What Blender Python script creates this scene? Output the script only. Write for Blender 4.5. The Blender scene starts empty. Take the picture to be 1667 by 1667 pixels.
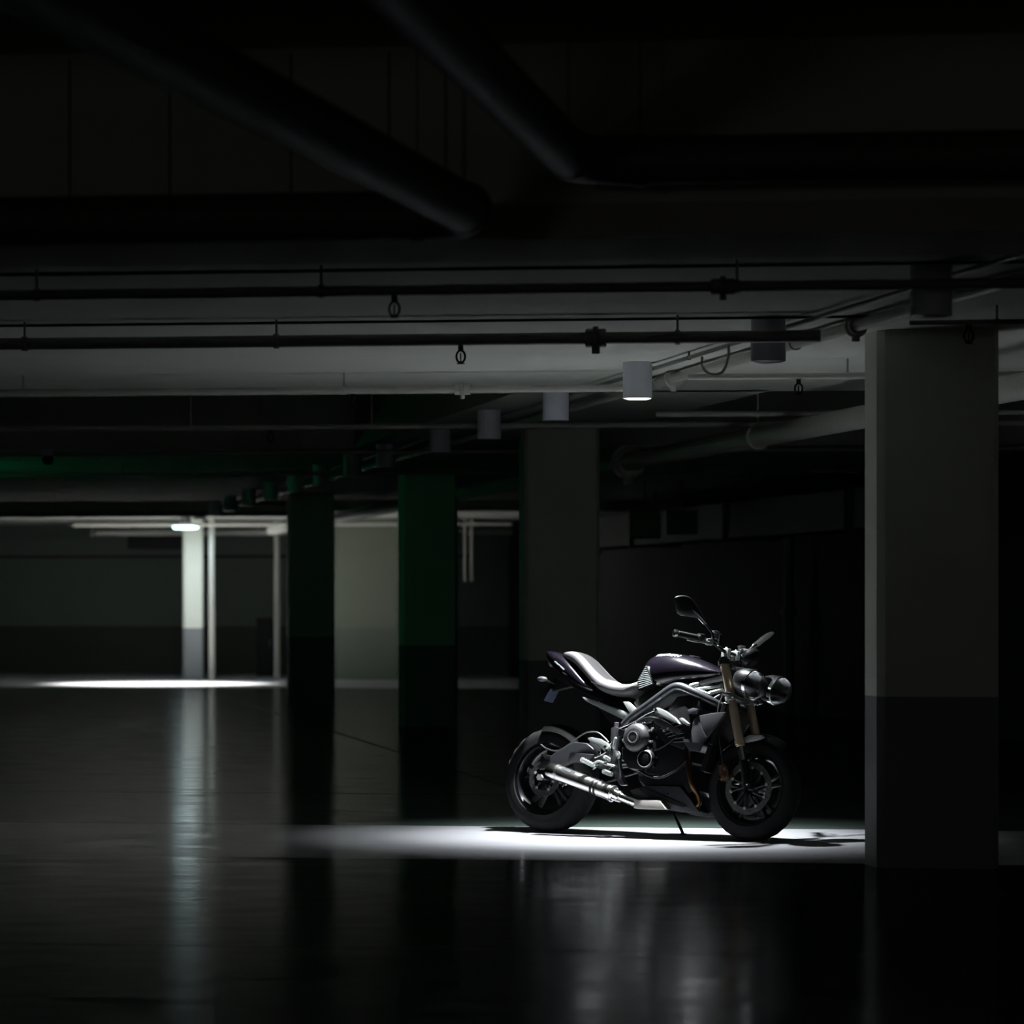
import bpy, bmesh, math, random
from mathutils import Vector, Matrix
random.seed(4)
C = bpy.context.scene.collection
PI = math.pi

# ------------------------------------------------------------------ camera
cd = bpy.data.cameras.new('camera'); cam = bpy.data.objects.new('camera', cd); C.objects.link(cam)
cam.location = (0, 0, 1.4); cam.rotation_euler = (PI/2, 0, 0)
cd.lens = 85; cd.sensor_width = 24; cd.sensor_height = 24; cd.sensor_fit = 'HORIZONTAL'
cd.shift_y = 141.5/1667
cd.dof.use_dof = True; cd.dof.focus_distance = 21.2; cd.dof.aperture_fstop = 2.2
bpy.context.scene.camera = cam
vs = bpy.context.scene.view_settings
vs.view_transform = 'Standard'; vs.look = 'None'; vs.gamma = 1; vs.exposure = 0; vs.use_curve_mapping = False

# ------------------------------------------------------------------ world
w = bpy.data.worlds.new('world'); bpy.context.scene.world = w; w.use_nodes = True
w.node_tree.nodes['Background'].inputs[0].default_value = (1.0, .93, .8, 1)
w.node_tree.nodes['Background'].inputs[1].default_value = 0.022

# dim fill light added behind the viewer to lift near beam and pillar fronts
bl = bpy.data.lights.new('rear_fill_light', 'POINT'); bl.energy = 32; bl.color = (.95, 1, .86); bl.shadow_soft_size = .3
bo = bpy.data.objects.new('rear_fill_light', bl); C.objects.link(bo); bo.location = (-3.5, -3, 2.0)

# ------------------------------------------------------------------ materials
def mat(name, base, rough=.5, metal=0, var=.12, scale=8, bump=0, coat=0, emit=None, es=0, trans=0, ior=1.5, rvar=.06, spec=.5):
    m = bpy.data.materials.new(name); m.use_nodes = True
    nt = m.node_tree; b = nt.nodes['Principled BSDF']
    tc = nt.nodes.new('ShaderNodeTexCoord'); n = nt.nodes.new('ShaderNodeTexNoise')
    n.inputs['Scale'].default_value = scale; n.inputs['Detail'].default_value = 4
    nt.links.new(tc.outputs['Object'], n.inputs['Vector'])
    mx = nt.nodes.new('ShaderNodeMix'); mx.data_type = 'RGBA'
    nt.links.new(n.outputs['Fac'], mx.inputs[0])
    mx.inputs[6].default_value = tuple(c*(1-var) for c in base)+(1,)
    mx.inputs[7].default_value = tuple(min(1, c*(1+var)) for c in base)+(1,)
    nt.links.new(mx.outputs[2], b.inputs['Base Color'])
    mr = nt.nodes.new('ShaderNodeMapRange'); mr.inputs['To Min'].default_value = max(.01, rough-rvar); mr.inputs['To Max'].default_value = rough+rvar
    nt.links.new(n.outputs['Fac'], mr.inputs['Value']); nt.links.new(mr.outputs[0], b.inputs['Roughness'])
    b.inputs['Metallic'].default_value = metal
    b.inputs['Coat Weight'].default_value = coat; b.inputs['Coat Roughness'].default_value = .05
    b.inputs['Transmission Weight'].default_value = trans; b.inputs['IOR'].default_value = ior
    b.inputs['Specular IOR Level'].default_value = spec
    if emit: b.inputs['Emission Color'].default_value = (*emit, 1); b.inputs['Emission Strength'].default_value = es
    if bump:
        n2 = nt.nodes.new('ShaderNodeTexNoise'); n2.inputs['Scale'].default_value = scale*6; n2.inputs['Detail'].default_value = 6
        nt.links.new(tc.outputs['Object'], n2.inputs['Vector'])
        bp = nt.nodes.new('ShaderNodeBump'); bp.inputs['Strength'].default_value = bump; bp.inputs['Distance'].default_value = .01
        nt.links.new(n2.outputs['Fac'], bp.inputs['Height']); nt.links.new(bp.outputs[0], b.inputs['Normal'])
    return m

def floor_mat(name, base, r0, r1, bump=.25):
    """painted concrete: gloss that varies, slow waviness that smears reflections"""
    m = mat(name, base, .2, 0, .18, .6)
    nt = m.node_tree; b = nt.nodes['Principled BSDF']
    tc = nt.nodes.new('ShaderNodeTexCoord')
    n = nt.nodes.new('ShaderNodeTexNoise'); n.inputs['Scale'].default_value = 2.5; n.inputs['Detail'].default_value = 5
    mp = nt.nodes.new('ShaderNodeMapping'); mp.inputs['Scale'].default_value = (.8, 1.6, 1)
    nt.links.new(tc.outputs['Object'], mp.inputs[0]); nt.links.new(mp.outputs[0], n.inputs['Vector'])
    mr = nt.nodes.new('ShaderNodeMapRange'); mr.inputs['From Min'].default_value = .3; mr.inputs['From Max'].default_value = .7
    mr.inputs['To Min'].default_value = r0; mr.inputs['To Max'].default_value = r1
    nt.links.new(n.outputs['Fac'], mr.inputs['Value']); nt.links.new(mr.outputs[0], b.inputs['Roughness'])
    n3 = nt.nodes.new('ShaderNodeTexNoise'); n3.inputs['Scale'].default_value = 9; n3.inputs['Detail'].default_value = 3
    nt.links.new(tc.outputs['Object'], n3.inputs['Vector'])
    bp = nt.nodes.new('ShaderNodeBump'); bp.inputs['Strength'].default_value = bump; bp.inputs['Distance'].default_value = .004
    b.inputs['Specular IOR Level'].default_value = .4
    nt.links.new(n3.outputs['Fac'], bp.inputs['Height']); nt.links.new(bp.outputs[0], b.inputs['Normal'])
    # fine dust film: part of the surface scatters instead of mirroring
    df = nt.nodes.new('ShaderNodeBsdfDiffuse'); nt.links.new(b.inputs['Base Color'].links[0].from_socket, df.inputs['Color'])
    mx = nt.nodes.new('ShaderNodeMixShader'); mx.inputs[0].default_value = .5
    nt.links.new(b.outputs[0], mx.inputs[1]); nt.links.new(df.outputs[0], mx.inputs[2])
    nt.links.new(mx.outputs[0], nt.nodes['Material Output'].inputs['Surface'])
    return m

def band_mat(name, upper, lower, h, rough=.6):
    """two coats of paint that meet at height h above the floor"""
    m = mat(name, upper, rough, 0, .08, 3, bump=.1)
    nt = m.node_tree; b = nt.nodes['Principled BSDF']
    g = nt.nodes.new('ShaderNodeNewGeometry'); s = nt.nodes.new('ShaderNodeSeparateXYZ'); nt.links.new(g.outputs['Position'], s.inputs[0])
    gt = nt.nodes.new('ShaderNodeMath'); gt.operation = 'GREATER_THAN'; gt.inputs[1].default_value = h; nt.links.new(s.outputs[2], gt.inputs[0])
    mx = nt.nodes.new('ShaderNodeMix'); mx.data_type = 'RGBA'; nt.links.new(gt.outputs[0], mx.inputs[0])
    old = b.inputs['Base Color'].links[0].from_socket
    mx.inputs[6].default_value = (*lower, 1); nt.links.new(old, mx.inputs[7]); nt.links.new(mx.outputs[2], b.inputs['Base Color'])
    return m

M = dict(
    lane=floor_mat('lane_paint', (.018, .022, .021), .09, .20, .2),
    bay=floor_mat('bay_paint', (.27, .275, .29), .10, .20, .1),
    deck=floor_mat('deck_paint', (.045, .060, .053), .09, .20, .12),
    joint=mat('joint_filler', (.01, .01, .01), .8),
    ceil=mat('ceiling_concrete', (.68, .70, .63), .85, 0, .08, 2, bump=.2),
    raw=mat('raw_concrete', (.5, .48, .42), .9, 0, .15, 1.5, bump=.3),
    pillar=band_mat('pillar_paint', (.78, .81, .72), (.25, .26, .27), .892),
    wall=band_mat('far_wall_paint', (.15, .19, .165), (.06, .07, .06), .892),
    part=band_mat('partition_paint', (.17, .19, .14), (.13, .15, .12), .892),
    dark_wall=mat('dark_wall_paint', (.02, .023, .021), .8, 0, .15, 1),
    pipe=mat('pipe_paint', (.22, .23, .22), .45, 0, .1, 10),
    palepipe=mat('pale_pipe_paint', (.5, .5, .46), .45, 0, .1, 10),
    duct=mat('duct_sleeve', (.10, .105, .10), .55, 0, .15, 6, bump=.1),
    black=mat('black_plastic', (.004, .004, .0045), .42, 0, .1, 20, spec=.3),
    matte=mat('matte_black', (.007, .007, .0075), .6, 0, .2, 20, spec=.3),
    lamp=mat('lamp_housing_paint', (.82, .84, .93), .5, 0, .05, 10),
    glow=mat('lit_diffuser', (.9, .9, .8), .5, emit=(1, 1, .82), es=9),
    glow2=mat('lit_cold_diffuser', (.8, .95, .9), .5, emit=(.55, 1, .95), es=7),
    dead=mat('unlit_diffuser', (.2, .2, .2), .3),
    green=mat('green_lens', (.0, .5, .2), .4, emit=(0, 1, .35), es=.6),
    # motorcycle
    paint=mat('phantom_black_paint', (.004, .003, .0055), .2, 0, .1, 30, coat=1),
    seat=mat('seat_vinyl', (.085, .082, .085), .5, 0, .08, 90, bump=.15, spec=.35),
    frame=mat('frame_grey_paint', (.04, .042, .047), .33, .5, .1, 20, coat=.3),
    sub=mat('cast_silver', (.42, .45, .44), .36, .6, .08, 25),
    engine=mat('engine_grey', (.055, .055, .058), .4, .5, .12, 30, bump=.05),
    blackmetal=mat('black_engine_metal', (.008, .008, .009), .35, .4, .2, 30),
    chrome=mat('polished_steel', (.75, .77, .76), .13, 1, .05, 25, rvar=.05),
    brushed=mat('brushed_steel', (.70, .69, .67), .22, 1, .1, 60, rvar=.08),
    gold=mat('gold_anodised', (.68, .56, .40), .34, .85, .08, 30),
    copper=mat('heat_tinted_steel', (.075, .04, .022), .32, 1, .25, 12),
    disc=mat('disc_steel', (.13, .13, .125), .4, .9, .1, 60),
    rubber=mat('tyre_rubber', (.010, .010, .0105), .8, 0, .2, 30, bump=.05, spec=.1),
    rim=mat('rim_black', (.004, .004, .005), .25, .1, .1, 20, coat=.25),
    glass=mat('lens_glass', (.95, .97, 1), .03, 0, .01, 5, trans=1, ior=1.45, rvar=.01),
    reflector=mat('lamp_reflector', (.2, .21, .22), .25, 1, .05, 10),
    amber=mat('smoked_signal_lens', (.07, .065, .075), .25, 0, .05, 10, coat=.5),
    plate=mat('blue_plate', (.006, .012, .06), .4, 0, .1, 20),
    white=mat('white_lettering', (.45, .47, .5), .4, 0, .03, 20),
    hugger=mat('hugger_plastic', (.003, .003, .003), .7, 0, .1, 20, spec=.08),
    caliper=mat('brass_caliper', (.075, .042, .024), .4, .7, .15, 30),
    heat=mat('pale_heat_shield', (.34, .32, .30), .4, .3, .06, 30),
    pan=mat('belly_pan_grey', (.028, .029, .033), .4, .2, .1, 30),
    shroud=mat('radiator_shroud_grey', (.026, .026, .030), .5, .1, .1, 60, bump=.05),
)

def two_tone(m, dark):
    """the rear middle of the seat is darker than the rest"""
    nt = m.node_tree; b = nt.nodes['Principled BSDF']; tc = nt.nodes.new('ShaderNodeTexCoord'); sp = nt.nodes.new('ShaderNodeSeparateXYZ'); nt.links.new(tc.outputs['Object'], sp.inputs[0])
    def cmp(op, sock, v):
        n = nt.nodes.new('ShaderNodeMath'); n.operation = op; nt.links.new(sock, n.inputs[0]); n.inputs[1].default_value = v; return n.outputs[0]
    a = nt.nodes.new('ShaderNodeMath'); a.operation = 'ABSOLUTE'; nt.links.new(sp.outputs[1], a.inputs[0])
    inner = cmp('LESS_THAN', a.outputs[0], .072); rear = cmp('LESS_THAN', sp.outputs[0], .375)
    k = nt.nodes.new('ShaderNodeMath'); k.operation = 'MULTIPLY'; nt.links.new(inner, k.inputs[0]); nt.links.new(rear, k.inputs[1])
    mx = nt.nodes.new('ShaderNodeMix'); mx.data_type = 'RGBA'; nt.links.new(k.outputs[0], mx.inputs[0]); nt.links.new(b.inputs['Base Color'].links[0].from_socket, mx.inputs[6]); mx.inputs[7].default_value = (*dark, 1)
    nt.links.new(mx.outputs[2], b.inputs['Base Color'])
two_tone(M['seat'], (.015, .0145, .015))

# ------------------------------------------------------------------ mesh helpers
def finish(name, bm, m, parent=None, smooth=False, auto=None):
    bmesh.ops.recalc_face_normals(bm, faces=bm.faces)
    me = bpy.data.meshes.new(name); bm.to_mesh(me); bm.free()
    me.materials.append(m)
    if smooth:
        for p in me.polygons: p.use_smooth = True
        if auto: me.set_sharp_from_angle(angle=math.radians(auto))
    o = bpy.data.objects.new(name, me); C.objects.link(o)
    if parent: o.parent = parent
    return o

def tag(o, label=None, cat=None, group=None, kind=None):
    if label: o['label'] = label
    if cat: o['category'] = cat
    if group: o['group'] = group
    if kind: o['kind'] = kind
    return o

def empty(name, loc=(0, 0, 0)):
    o = bpy.data.objects.new(name, None); C.objects.link(o); o.location = loc; o.empty_display_size = .1
    return o

def frame_from(d):
    d = Vector(d).normalized()
    a = Vector((0, 0, 1)) if abs(d.z) < .9 else Vector((1, 0, 0))
    x = a.cross(d).normalized(); y = d.cross(x).normalized()
    return x, y, d

def add_tube(bm, pts, r, seg=16, cap=True, smooth=0):
    pts = [Vector(p) for p in pts]
    n = len(pts); rr = list(r) if isinstance(r, (list, tuple)) else [r]*n
    if smooth:                                   # Catmull-Rom resample
        P = [pts[0]*2-pts[1]]+pts+[pts[-1]*2-pts[-2]]; out = []; ro = []
        for i in range(n-1):
            for k in range(smooth):
                t = k/smooth; a, b, c, d = P[i:i+4]
                out.append(.5*((2*b)+(c-a)*t+(2*a-5*b+4*c-d)*t*t+(3*b-a-3*c+d)*t**3)); ro.append(rr[i]*(1-t)+rr[i+1]*t)
        out.append(pts[-1]); ro.append(rr[-1]); pts, rr, n = out, ro, len(out)
    rings = []; x = None
    for i in range(n):
        d = (pts[min(i+1, n-1)]-pts[max(i-1, 0)]).normalized()
        if x is None: x, y, _ = frame_from(d)
        else:
            x = (x-d*x.dot(d)).normalized(); y = d.cross(x).normalized()
        rings.append([bm.verts.new(pts[i]+rr[i]*(math.cos(a)*x+math.sin(a)*y)) for a in [2*PI*j/seg for j in range(seg)]])
    for a, b in zip(rings, rings[1:]):
        for j in range(seg): bm.faces.new((a[j], a[(j+1) % seg], b[(j+1) % seg], b[j]))
    if cap: bm.faces.new(rings[0][::-1]); bm.faces.new(rings[-1])

def tube(name, pts, r, m, parent=None, seg=16, smooth=0):
    bm = bmesh.new(); add_tube(bm, pts, r, seg, True, smooth); return finish(name, bm, m, parent, True, 50)

def add_lathe(bm, prof, o, d, seg=32, closed=False):
    """prof: (radius, distance along d)"""
    o = Vector(o); x, y, d = frame_from(d); rings = []
    for (r, h) in prof:
        rings.append([bm.verts.new(o+d*h+max(r, 1e-5)*(math.cos(2*PI*j/seg)*x+math.sin(2*PI*j/seg)*y)) for j in range(seg)])
    rs = rings+[rings[0]] if closed else rings
    for a, b in zip(rs, rs[1:]):
        for j in range(seg): bm.faces.new((a[j], a[(j+1) % seg], b[(j+1) % seg], b[j]))
    if not closed:
        bm.faces.new(rings[0][::-1]); bm.faces.new(rings[-1])

def lathe(name, prof, o, d, m, parent=None, seg=32, closed=False):
    bm = bmesh.new(); add_lathe(bm, prof, o, d, seg, closed); return finish(name, bm, m, parent, True, 40)

def add_box(bm, c, s, rot=None):
    mt = Matrix.Translation(Vector(c)) @ (rot.to_4x4() if rot else Matrix.Identity(4)) @ Matrix.Diagonal((*s, 1))
    return bmesh.ops.create_cube(bm, size=1, matrix=mt)['verts']

def add_prism(bm, pts, vec):
    v0 = [bm.verts.new(p) for p in pts]; v1 = [bm.verts.new(Vector(p)+Vector(vec)) for p in pts]
    n = len(pts); bm.faces.new(v0[::-1]); bm.faces.new(v1)
    for i in range(n): bm.faces.new((v0[i], v0[(i+1) % n], v1[(i+1) % n], v1[i]))

def bevel(bm, w, seg=2, ang=30):
    bmesh.ops.recalc_face_normals(bm, faces=bm.faces)
    es = [e for e in bm.edges if len(e.link_faces) == 2 and e.calc_face_angle(0) > math.radians(ang)]
    bmesh.ops.bevel(bm, geom=es, offset=w, segments=seg, affect='EDGES', profile=.6, clamp_overlap=True)

def add_loft(bm, secs, seg=24, sub=0):
    """secs: (x, zlow, ztop, halfwidth, exponent) cross sections in the y-z plane, ends closed"""
    rings = []
    for (x, z0, z1, wd, e) in secs:
        zc, hz = (z0+z1)/2, (z1-z0)/2; ring = []
        for j in range(seg):
            a = 2*PI*j/seg; c, s = math.cos(a), math.sin(a)
            ring.append(bm.verts.new((x, wd*math.copysign(abs(c)**(2/e), c), zc+hz*math.copysign(abs(s)**(2/e), s))))
        rings.append(ring)
    for a, b in zip(rings, rings[1:]):
        for j in range(seg): bm.faces.new((a[j], a[(j+1) % seg], b[(j+1) % seg], b[j]))
    bm.faces.new(rings[0][::-1]); bm.faces.new(rings[-1])

def loft(name, secs, m, parent, seg=24):
    bm = bmesh.new(); add_loft(bm, secs, seg); o = finish(name, bm, m, parent, True, 60)
    s = o.modifiers.new('s', 'SUBSURF'); s.levels = 1; s.render_levels = 2
    return o

# ------------------------------------------------------------------ building axes
CX = Vector((1, -.14, 0)).normalized()            # across the hall
DP = Vector((.14, 1, 0)).normalized()             # into the hall
RW = Vector((-.1647, 1, 0)).normalized()          # along the row of pillars
def cross(x, z0, h=0): return Vector((x, z0-.14*x, h))
def onrow(k, z, h=0): return Vector((k-.1647*z, z, h))
def at(px, z, h): return Vector(((px-833.5)/5904*z, z, h))

def slab(name, quad, z0, z1, m, kind='structure', parent=None):
    bm = bmesh.new(); add_prism(bm, [(q.x, q.y, z0) for q in quad], (0, 0, z1-z0))
    o = finish(name, bm, m, parent)
    if kind: o['kind'] = kind
    return o

# ---- floor: three coats of paint side by side with dark joints between
XL, XR = -14, 16
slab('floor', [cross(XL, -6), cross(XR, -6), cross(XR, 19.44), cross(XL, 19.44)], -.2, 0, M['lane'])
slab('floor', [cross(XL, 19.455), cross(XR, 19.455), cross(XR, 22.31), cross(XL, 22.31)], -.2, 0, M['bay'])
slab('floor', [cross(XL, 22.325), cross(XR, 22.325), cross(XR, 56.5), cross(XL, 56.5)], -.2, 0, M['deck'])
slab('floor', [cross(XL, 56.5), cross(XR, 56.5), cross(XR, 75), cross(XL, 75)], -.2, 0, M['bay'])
slab('trim_1', [cross(XL, 19.44), cross(XR, 19.44), cross(XR, 19.455), cross(XL, 19.455)], -.2, -.004, M['joint'])
slab('trim_2', [cross(XL, 22.31), cross(XR, 22.31), cross(XR, 22.325), cross(XL, 22.325)], -.2, -.004, M['joint'])

slab('trim_5', [cross(XL, 14.45), cross(XR, 14.45), cross(XR, 14.462), cross(XL, 14.462)], -.1, .0006, M['joint'])
slab('trim_6', [cross(XL, 25.9), cross(XR, 25.9), cross(XR, 25.93), cross(XL, 25.93)], -.1, .0006, M['joint'])
slab('trim_7', [onrow(4.40, 26), onrow(4.43, 26), onrow(4.43, 56), onrow(4.40, 56)], -.1, .0006, M['joint'])

# ---- ceiling: high slab with lower band in the middle, band far off and a beam along the pillars
def ceiling(n, z0a, z0b, h, top, m):
    return slab('ceiling', [cross(XL, z0a), cross(XR, z0a), cross(XR, z0b), cross(XL, z0b)], h, top, m)
ceiling(0, -6, 75, 3.37, 3.6, M['raw'])
ceiling(1, 12.87, 24.7, 2.8, 3.37, M['ceil'])
ceiling(2, 33.5, 75, 2.8, 3.37, M['ceil'])
ceiling(3, 12.87, 13.75, 2.68, 2.80, M['raw'])
ceiling(4, 3.0, 7.9, 2.95, 3.37, M['raw'])
ceiling(5, 51.4, 52.0, 2.655, 2.80, M['ceil'])
slab('trim_3', [onrow(4.08, 24.5), onrow(5.75, 24.3), onrow(5.75, 34.4), onrow(4.08, 34)], 2.8, 3.37, M['ceil'])
# vertical board joints left in the near beam's face
bm = bmesh.new()
for px in (100, 268, 470, 632, 725):
    p = cross((px-833.5)/5904*12.85, 12.87); add_box(bm, (p.x, p.y-.004, 3.02), (.005, .012, .66))
finish('trim_4', bm, M['joint'])['kind'] = 'structure'

# ---- walls
def wallrun(name, a, b, h, t, m, kind='structure'):
    a, b = Vector(a), Vector(b); n = Vector((-(b-a).y, (b-a).x, 0)).normalized()*t
    return slab(name, [a, b, b+n, a+n], 0, h, m, kind)
wallrun('wall_back', cross(XL, 67.2), cross(XR, 67.2), 2.8, .2, M['wall'])
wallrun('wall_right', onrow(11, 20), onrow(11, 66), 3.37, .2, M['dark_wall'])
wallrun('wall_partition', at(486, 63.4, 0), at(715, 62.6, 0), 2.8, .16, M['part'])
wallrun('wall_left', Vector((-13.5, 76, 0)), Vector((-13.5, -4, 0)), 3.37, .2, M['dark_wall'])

# ------------------------------------------------------------------ pillars
def pillar(px, z, label, wdt=.63, dep=.27, hgt=2.8):
    """px, z: where the rear left edge stands"""
    bl = Vector(((px-833.5)/5904*z, z, 0)); fl = bl-RW*dep
    ch = .035
    pts = [bl, fl+RW*ch, fl+CX*ch, fl+CX*(wdt-ch), fl+CX*wdt+RW*ch, bl+CX*wdt]
    bm = bmesh.new(); add_prism(bm, [(p.x-bl.x, p.y-bl.y, 0) for p in pts], (0, 0, hgt))
    o = finish('pillar', bm, M['pillar']); o.location = bl
    tag(o, label, 'pillar', 'row of painted concrete pillars'); return o
pillar(1408, 19.14, 'large nearest concrete pillar beside the motorcycle\'s front wheel, grey paint below')
pillar(845, 30.2, 'grey concrete pillar standing right behind the motorcycle\'s tail')
pillar(648, 40.0, 'concrete pillar with green light on its left edge, right of the pale partition')
pillar(467, 49.0, 'black unlit concrete pillar left of the pale partition')
pillar(297, 63.3, 'small distant pillar brightly lit by the cold white lamp', .36, .2)

# ------------------------------------------------------------------ ceiling lamps
def downlight(k, z, label, lit=False, h=2.8):
    p = onrow(k, z, h)
    r = empty('ceiling_downlight', p); tag(r, label, 'ceiling lamp', 'row of cylindrical ceiling lamps')
    lathe('housing', [(.03, 0), (.087, 0), (.087, -.213), (.085, -.215), (.079, -.215), (.079, -.2), (.02, -.2)], (0, 0, 0), (0, 0, 1), M['lamp'], r, 36)
    lathe('diffuser', [(.01, -.2), (.0785, -.2), (.0785, -.214), (.06, -.221), (.01, -.223)], (0, 0, 0), (0, 0, 1), M['glow'] if lit else M['dead'], r, 36)
    return p
rowz = [15.2, 18.1, 21.45, 24.1, 26.9, 29.4, 32.8, 35.3, 38.0, 40.6, 43.4, 46.2, 49.0, 51.6, 54.2, 57.0]
where = ['nearest of the unlit cylindrical ceiling lamps, above the large pillar',
 'unlit dark cylindrical ceiling lamp right of the lit one',
 'cylindrical ceiling lamp with a lit lens shining on the motorcycle',
 'pale grey unlit cylindrical ceiling lamp just left of the lit one']
where += ['bluish unlit cylindrical lamp above the gap between the two nearest dark pillars behind the motorcycle',
 'unlit cylindrical lamp above the right edge of the green edged pillar',
 'small unlit cylindrical lamp just above the left edge of the green edged pillar',
 'small unlit cylindrical lamp above the right part of the pale partition',
 'small unlit cylindrical lamp above the left edge of the pale partition',
 'small green tinted unlit lamp above the black pillar\'s left half',
 'tiny unlit lamp at the left edge of the black pillar, greenish',
 'tiny unlit lamp silhouette, fourth to the right of the bright dish lamp',
 'tiny unlit lamp silhouette, third to the right of the bright dish lamp',
 'tiny unlit lamp silhouette, second to the right of the bright dish lamp',
 'tiny unlit lamp silhouette directly above the lit distant pillar',
 'tiniest unlit lamp silhouette just above the bright dish lamp']
for i, z in enumerate(rowz):
    lab = where[i]
    p = downlight(4.275 if i == 2 else 4.26, z, lab, lit=(i == 2))
    if i == 2: LP = p
# the lit lamp's own light
sd = bpy.data.lights.new('downlight_beam', 'SPOT'); sd.energy = 500; sd.color = (.93, .97, 1); sd.spot_size = math.radians(84)
sd.spot_blend = .65; sd.shadow_soft_size = .045
so = bpy.data.objects.new('downlight_beam', sd); C.objects.link(so); so.location = (LP.x, LP.y, 2.8-.235)

sd = bpy.data.lights.new('downlight_core', 'SPOT'); sd.energy = 1700; sd.color = (.95, .98, 1); sd.spot_size = math.radians(66)
sd.spot_blend = 1; sd.shadow_soft_size = .045
so = bpy.data.objects.new('downlight_core', sd); C.objects.link(so); so.location = (LP.x, LP.y, 2.8-.235)

# far luminaire in front of the small distant pillar: a bare flat dish
FP = at(302, 61.9, 2.8)
fl = empty('ceiling_dish_lamp', FP); tag(fl, 'flat cold white ceiling lamp glowing at the top of the distant lit pillar', 'ceiling lamp')
lathe('stem', [(.03, 0), (.03, -.13)], (0, 0, 0), (0, 0, 1), M['lamp'], fl, 16)
lathe('dish', [(.04, -.12), (.20, -.13), (.24, -.155), (.04, -.155)], (0, 0, 0), (0, 0, 1), M['lamp'], fl, 32)
lathe('diffuser', [(.02, -.155), (.235, -.156), (.20, -.205), (.02, -.215)], (0, 0, 0), (0, 0, 1), M['glow2'], fl, 32)
pd = bpy.data.lights.new('dish_light', 'AREA'); pd.shape = 'DISK'; pd.size = .4; pd.energy = 15; pd.color = (.75, .88, 1)
po = bpy.data.objects.new('dish_light', pd); C.objects.link(po); po.location = FP+Vector((0, 0, -.225))
pd2 = bpy.data.lights.new('far_floor_fill', 'SPOT'); pd2.energy = 4200; pd2.color = (1, .97, .92); pd2.spot_size = math.radians(82); pd2.spot_blend = .5; pd2.shadow_soft_size = .1  # spot without a fitting, added ahead of the dish to light the far floor
po2 = bpy.data.objects.new('far_floor_fill', pd2); C.objects.link(po2); po2.location = FP+Vector((-.25, -2.1, -.3))

# green running-man style luminaire beyond the left edge of the view
ex = empty('exit_luminaire', (-7.2, 37.9, 2.45)); tag(ex, 'green glowing emergency box hanging at the left side of the hall', 'emergency light')
bm = bmesh.new(); add_box(bm, (0, 0, 0), (.12, .5, .22)); bevel(bm, .01); finish('housing', bm, M['lamp'], ex)
bm = bmesh.new(); add_box(bm, (.064, 0, 0), (.01, .44, .17)); finish('lens', bm, M['green'], ex)
for s in (-.18, .18): tube('hanger', [(0, s, .1), (0, s, .345)], .008, M['pipe'], ex, 8)
gd = bpy.data.lights.new('exit_glow', 'POINT'); gd.energy = 8; gd.color = (.03, 1, .45); gd.shadow_soft_size = .12
go = bpy.data.objects.new('exit_glow', gd); C.objects.link(go); go.location = (-7.0, 37.9, 2.34)

# ------------------------------------------------------------------ pipes
def hanger(bm, p, top, r):
    add_tube(bm, [(p.x, p.y, p.z+r*.8), (p.x, p.y, top)], .006, 8)
    add_tube(bm, [p-CXdir*.012, p+CXdir*.012], r*1.25, 14)
def run_pipe(a, b, r, label, m, top, hangers=(), couplings=(), heads=(), name='sprinkler_pipe', droop=0):
    """pipe from a to b; hangers, couplings, sprinkler heads given as fractions"""
    global CXdir
    a, b = Vector(a), Vector(b); CXdir = (b-a).normalized()
    root = empty(name, a); tag(root, label, 'pipe', 'pipes under the ceiling')
    L = lambda t: (b-a)*t
    N = 12; pts = [L(i/N)-Vector((0, 0, droop*math.sin(PI*i/N))) for i in range(N+1)]
    tube('pipe_run', pts, r, m, root, 16)
    for t in hangers:
        bm = bmesh.new(); p = L(t); hanger(bm, Vector(p), top-a.z, r); finish('hanger', bm, m, root, True, 40)
    for t in couplings:
        bm = bmesh.new(); p = L(t)
        add_tube(bm, [p-CXdir*.05, p+CXdir*.05], r*1.55, 18); add_tube(bm, [p-CXdir*.012, p+CXdir*.012], r*2.0, 18)
        add_tube(bm, [p, p-Vector((0, 0, r*2.6))], r*.7, 10)
        bevel(bm, .004, 1); finish('coupling', bm, m, root, True, 40)
    for t in heads:
        bm = bmesh.new(); p = L(t)-Vector((0, 0, r))
        add_tube(bm, [p, p-Vector((0, 0, .03))], .014, 10)
        rr = .022                                     # oval yoke of the head
        ring = [p+Vector((0, 0, -.055))+CXdir*(rr*math.cos(q))+Vector((0, 0, 1.4*rr*math.sin(q))) for q in [2*PI*j/16 for j in range(17)]]
        add_tube(bm, ring, .0055, 8, False); add_tube(bm, [p-Vector((0, 0, .035)), p-Vector((0, 0, .085))], .004, 6)
        add_tube(bm, [p-Vector((0, 0, .088)), p-Vector((0, 0, .092))], .02, 12)
        finish('sprinkler_head', bm, M['matte'], root, True, 40)
    return root
def fx(pxs, z0, x0, x1):           # fractions along a cross pipe for image columns
    out = []
    for px in pxs:
        s = (px-833.5)/5904; X = s*z0/(1+.14*s); out.append((X-x0)/(x1-x0))
    return out
def xrow(z0, k): return (k-.1647*z0)/(1-.1647*.14)
def crosspipe(z0, h, r, label, m, x1, top=2.8, hang=(), coup=(), heads=()):
    x0 = -7.5
    return run_pipe(cross(x0, z0, h), cross(x1, z0, h), r, label, m, top, fx(hang, z0, x0, x1), fx(coup, z0, x0, x1), fx(heads, z0, x0, x1))
xa = xrow(18.1, 4.46)
crosspipe(18.0, 2.69, .030, 'dark crosswise pipe meeting the dark unlit lamp beside the lit one', M['pipe'], xa, hang=(40, 450, 1103), coup=(970,), heads=(750,))
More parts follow.
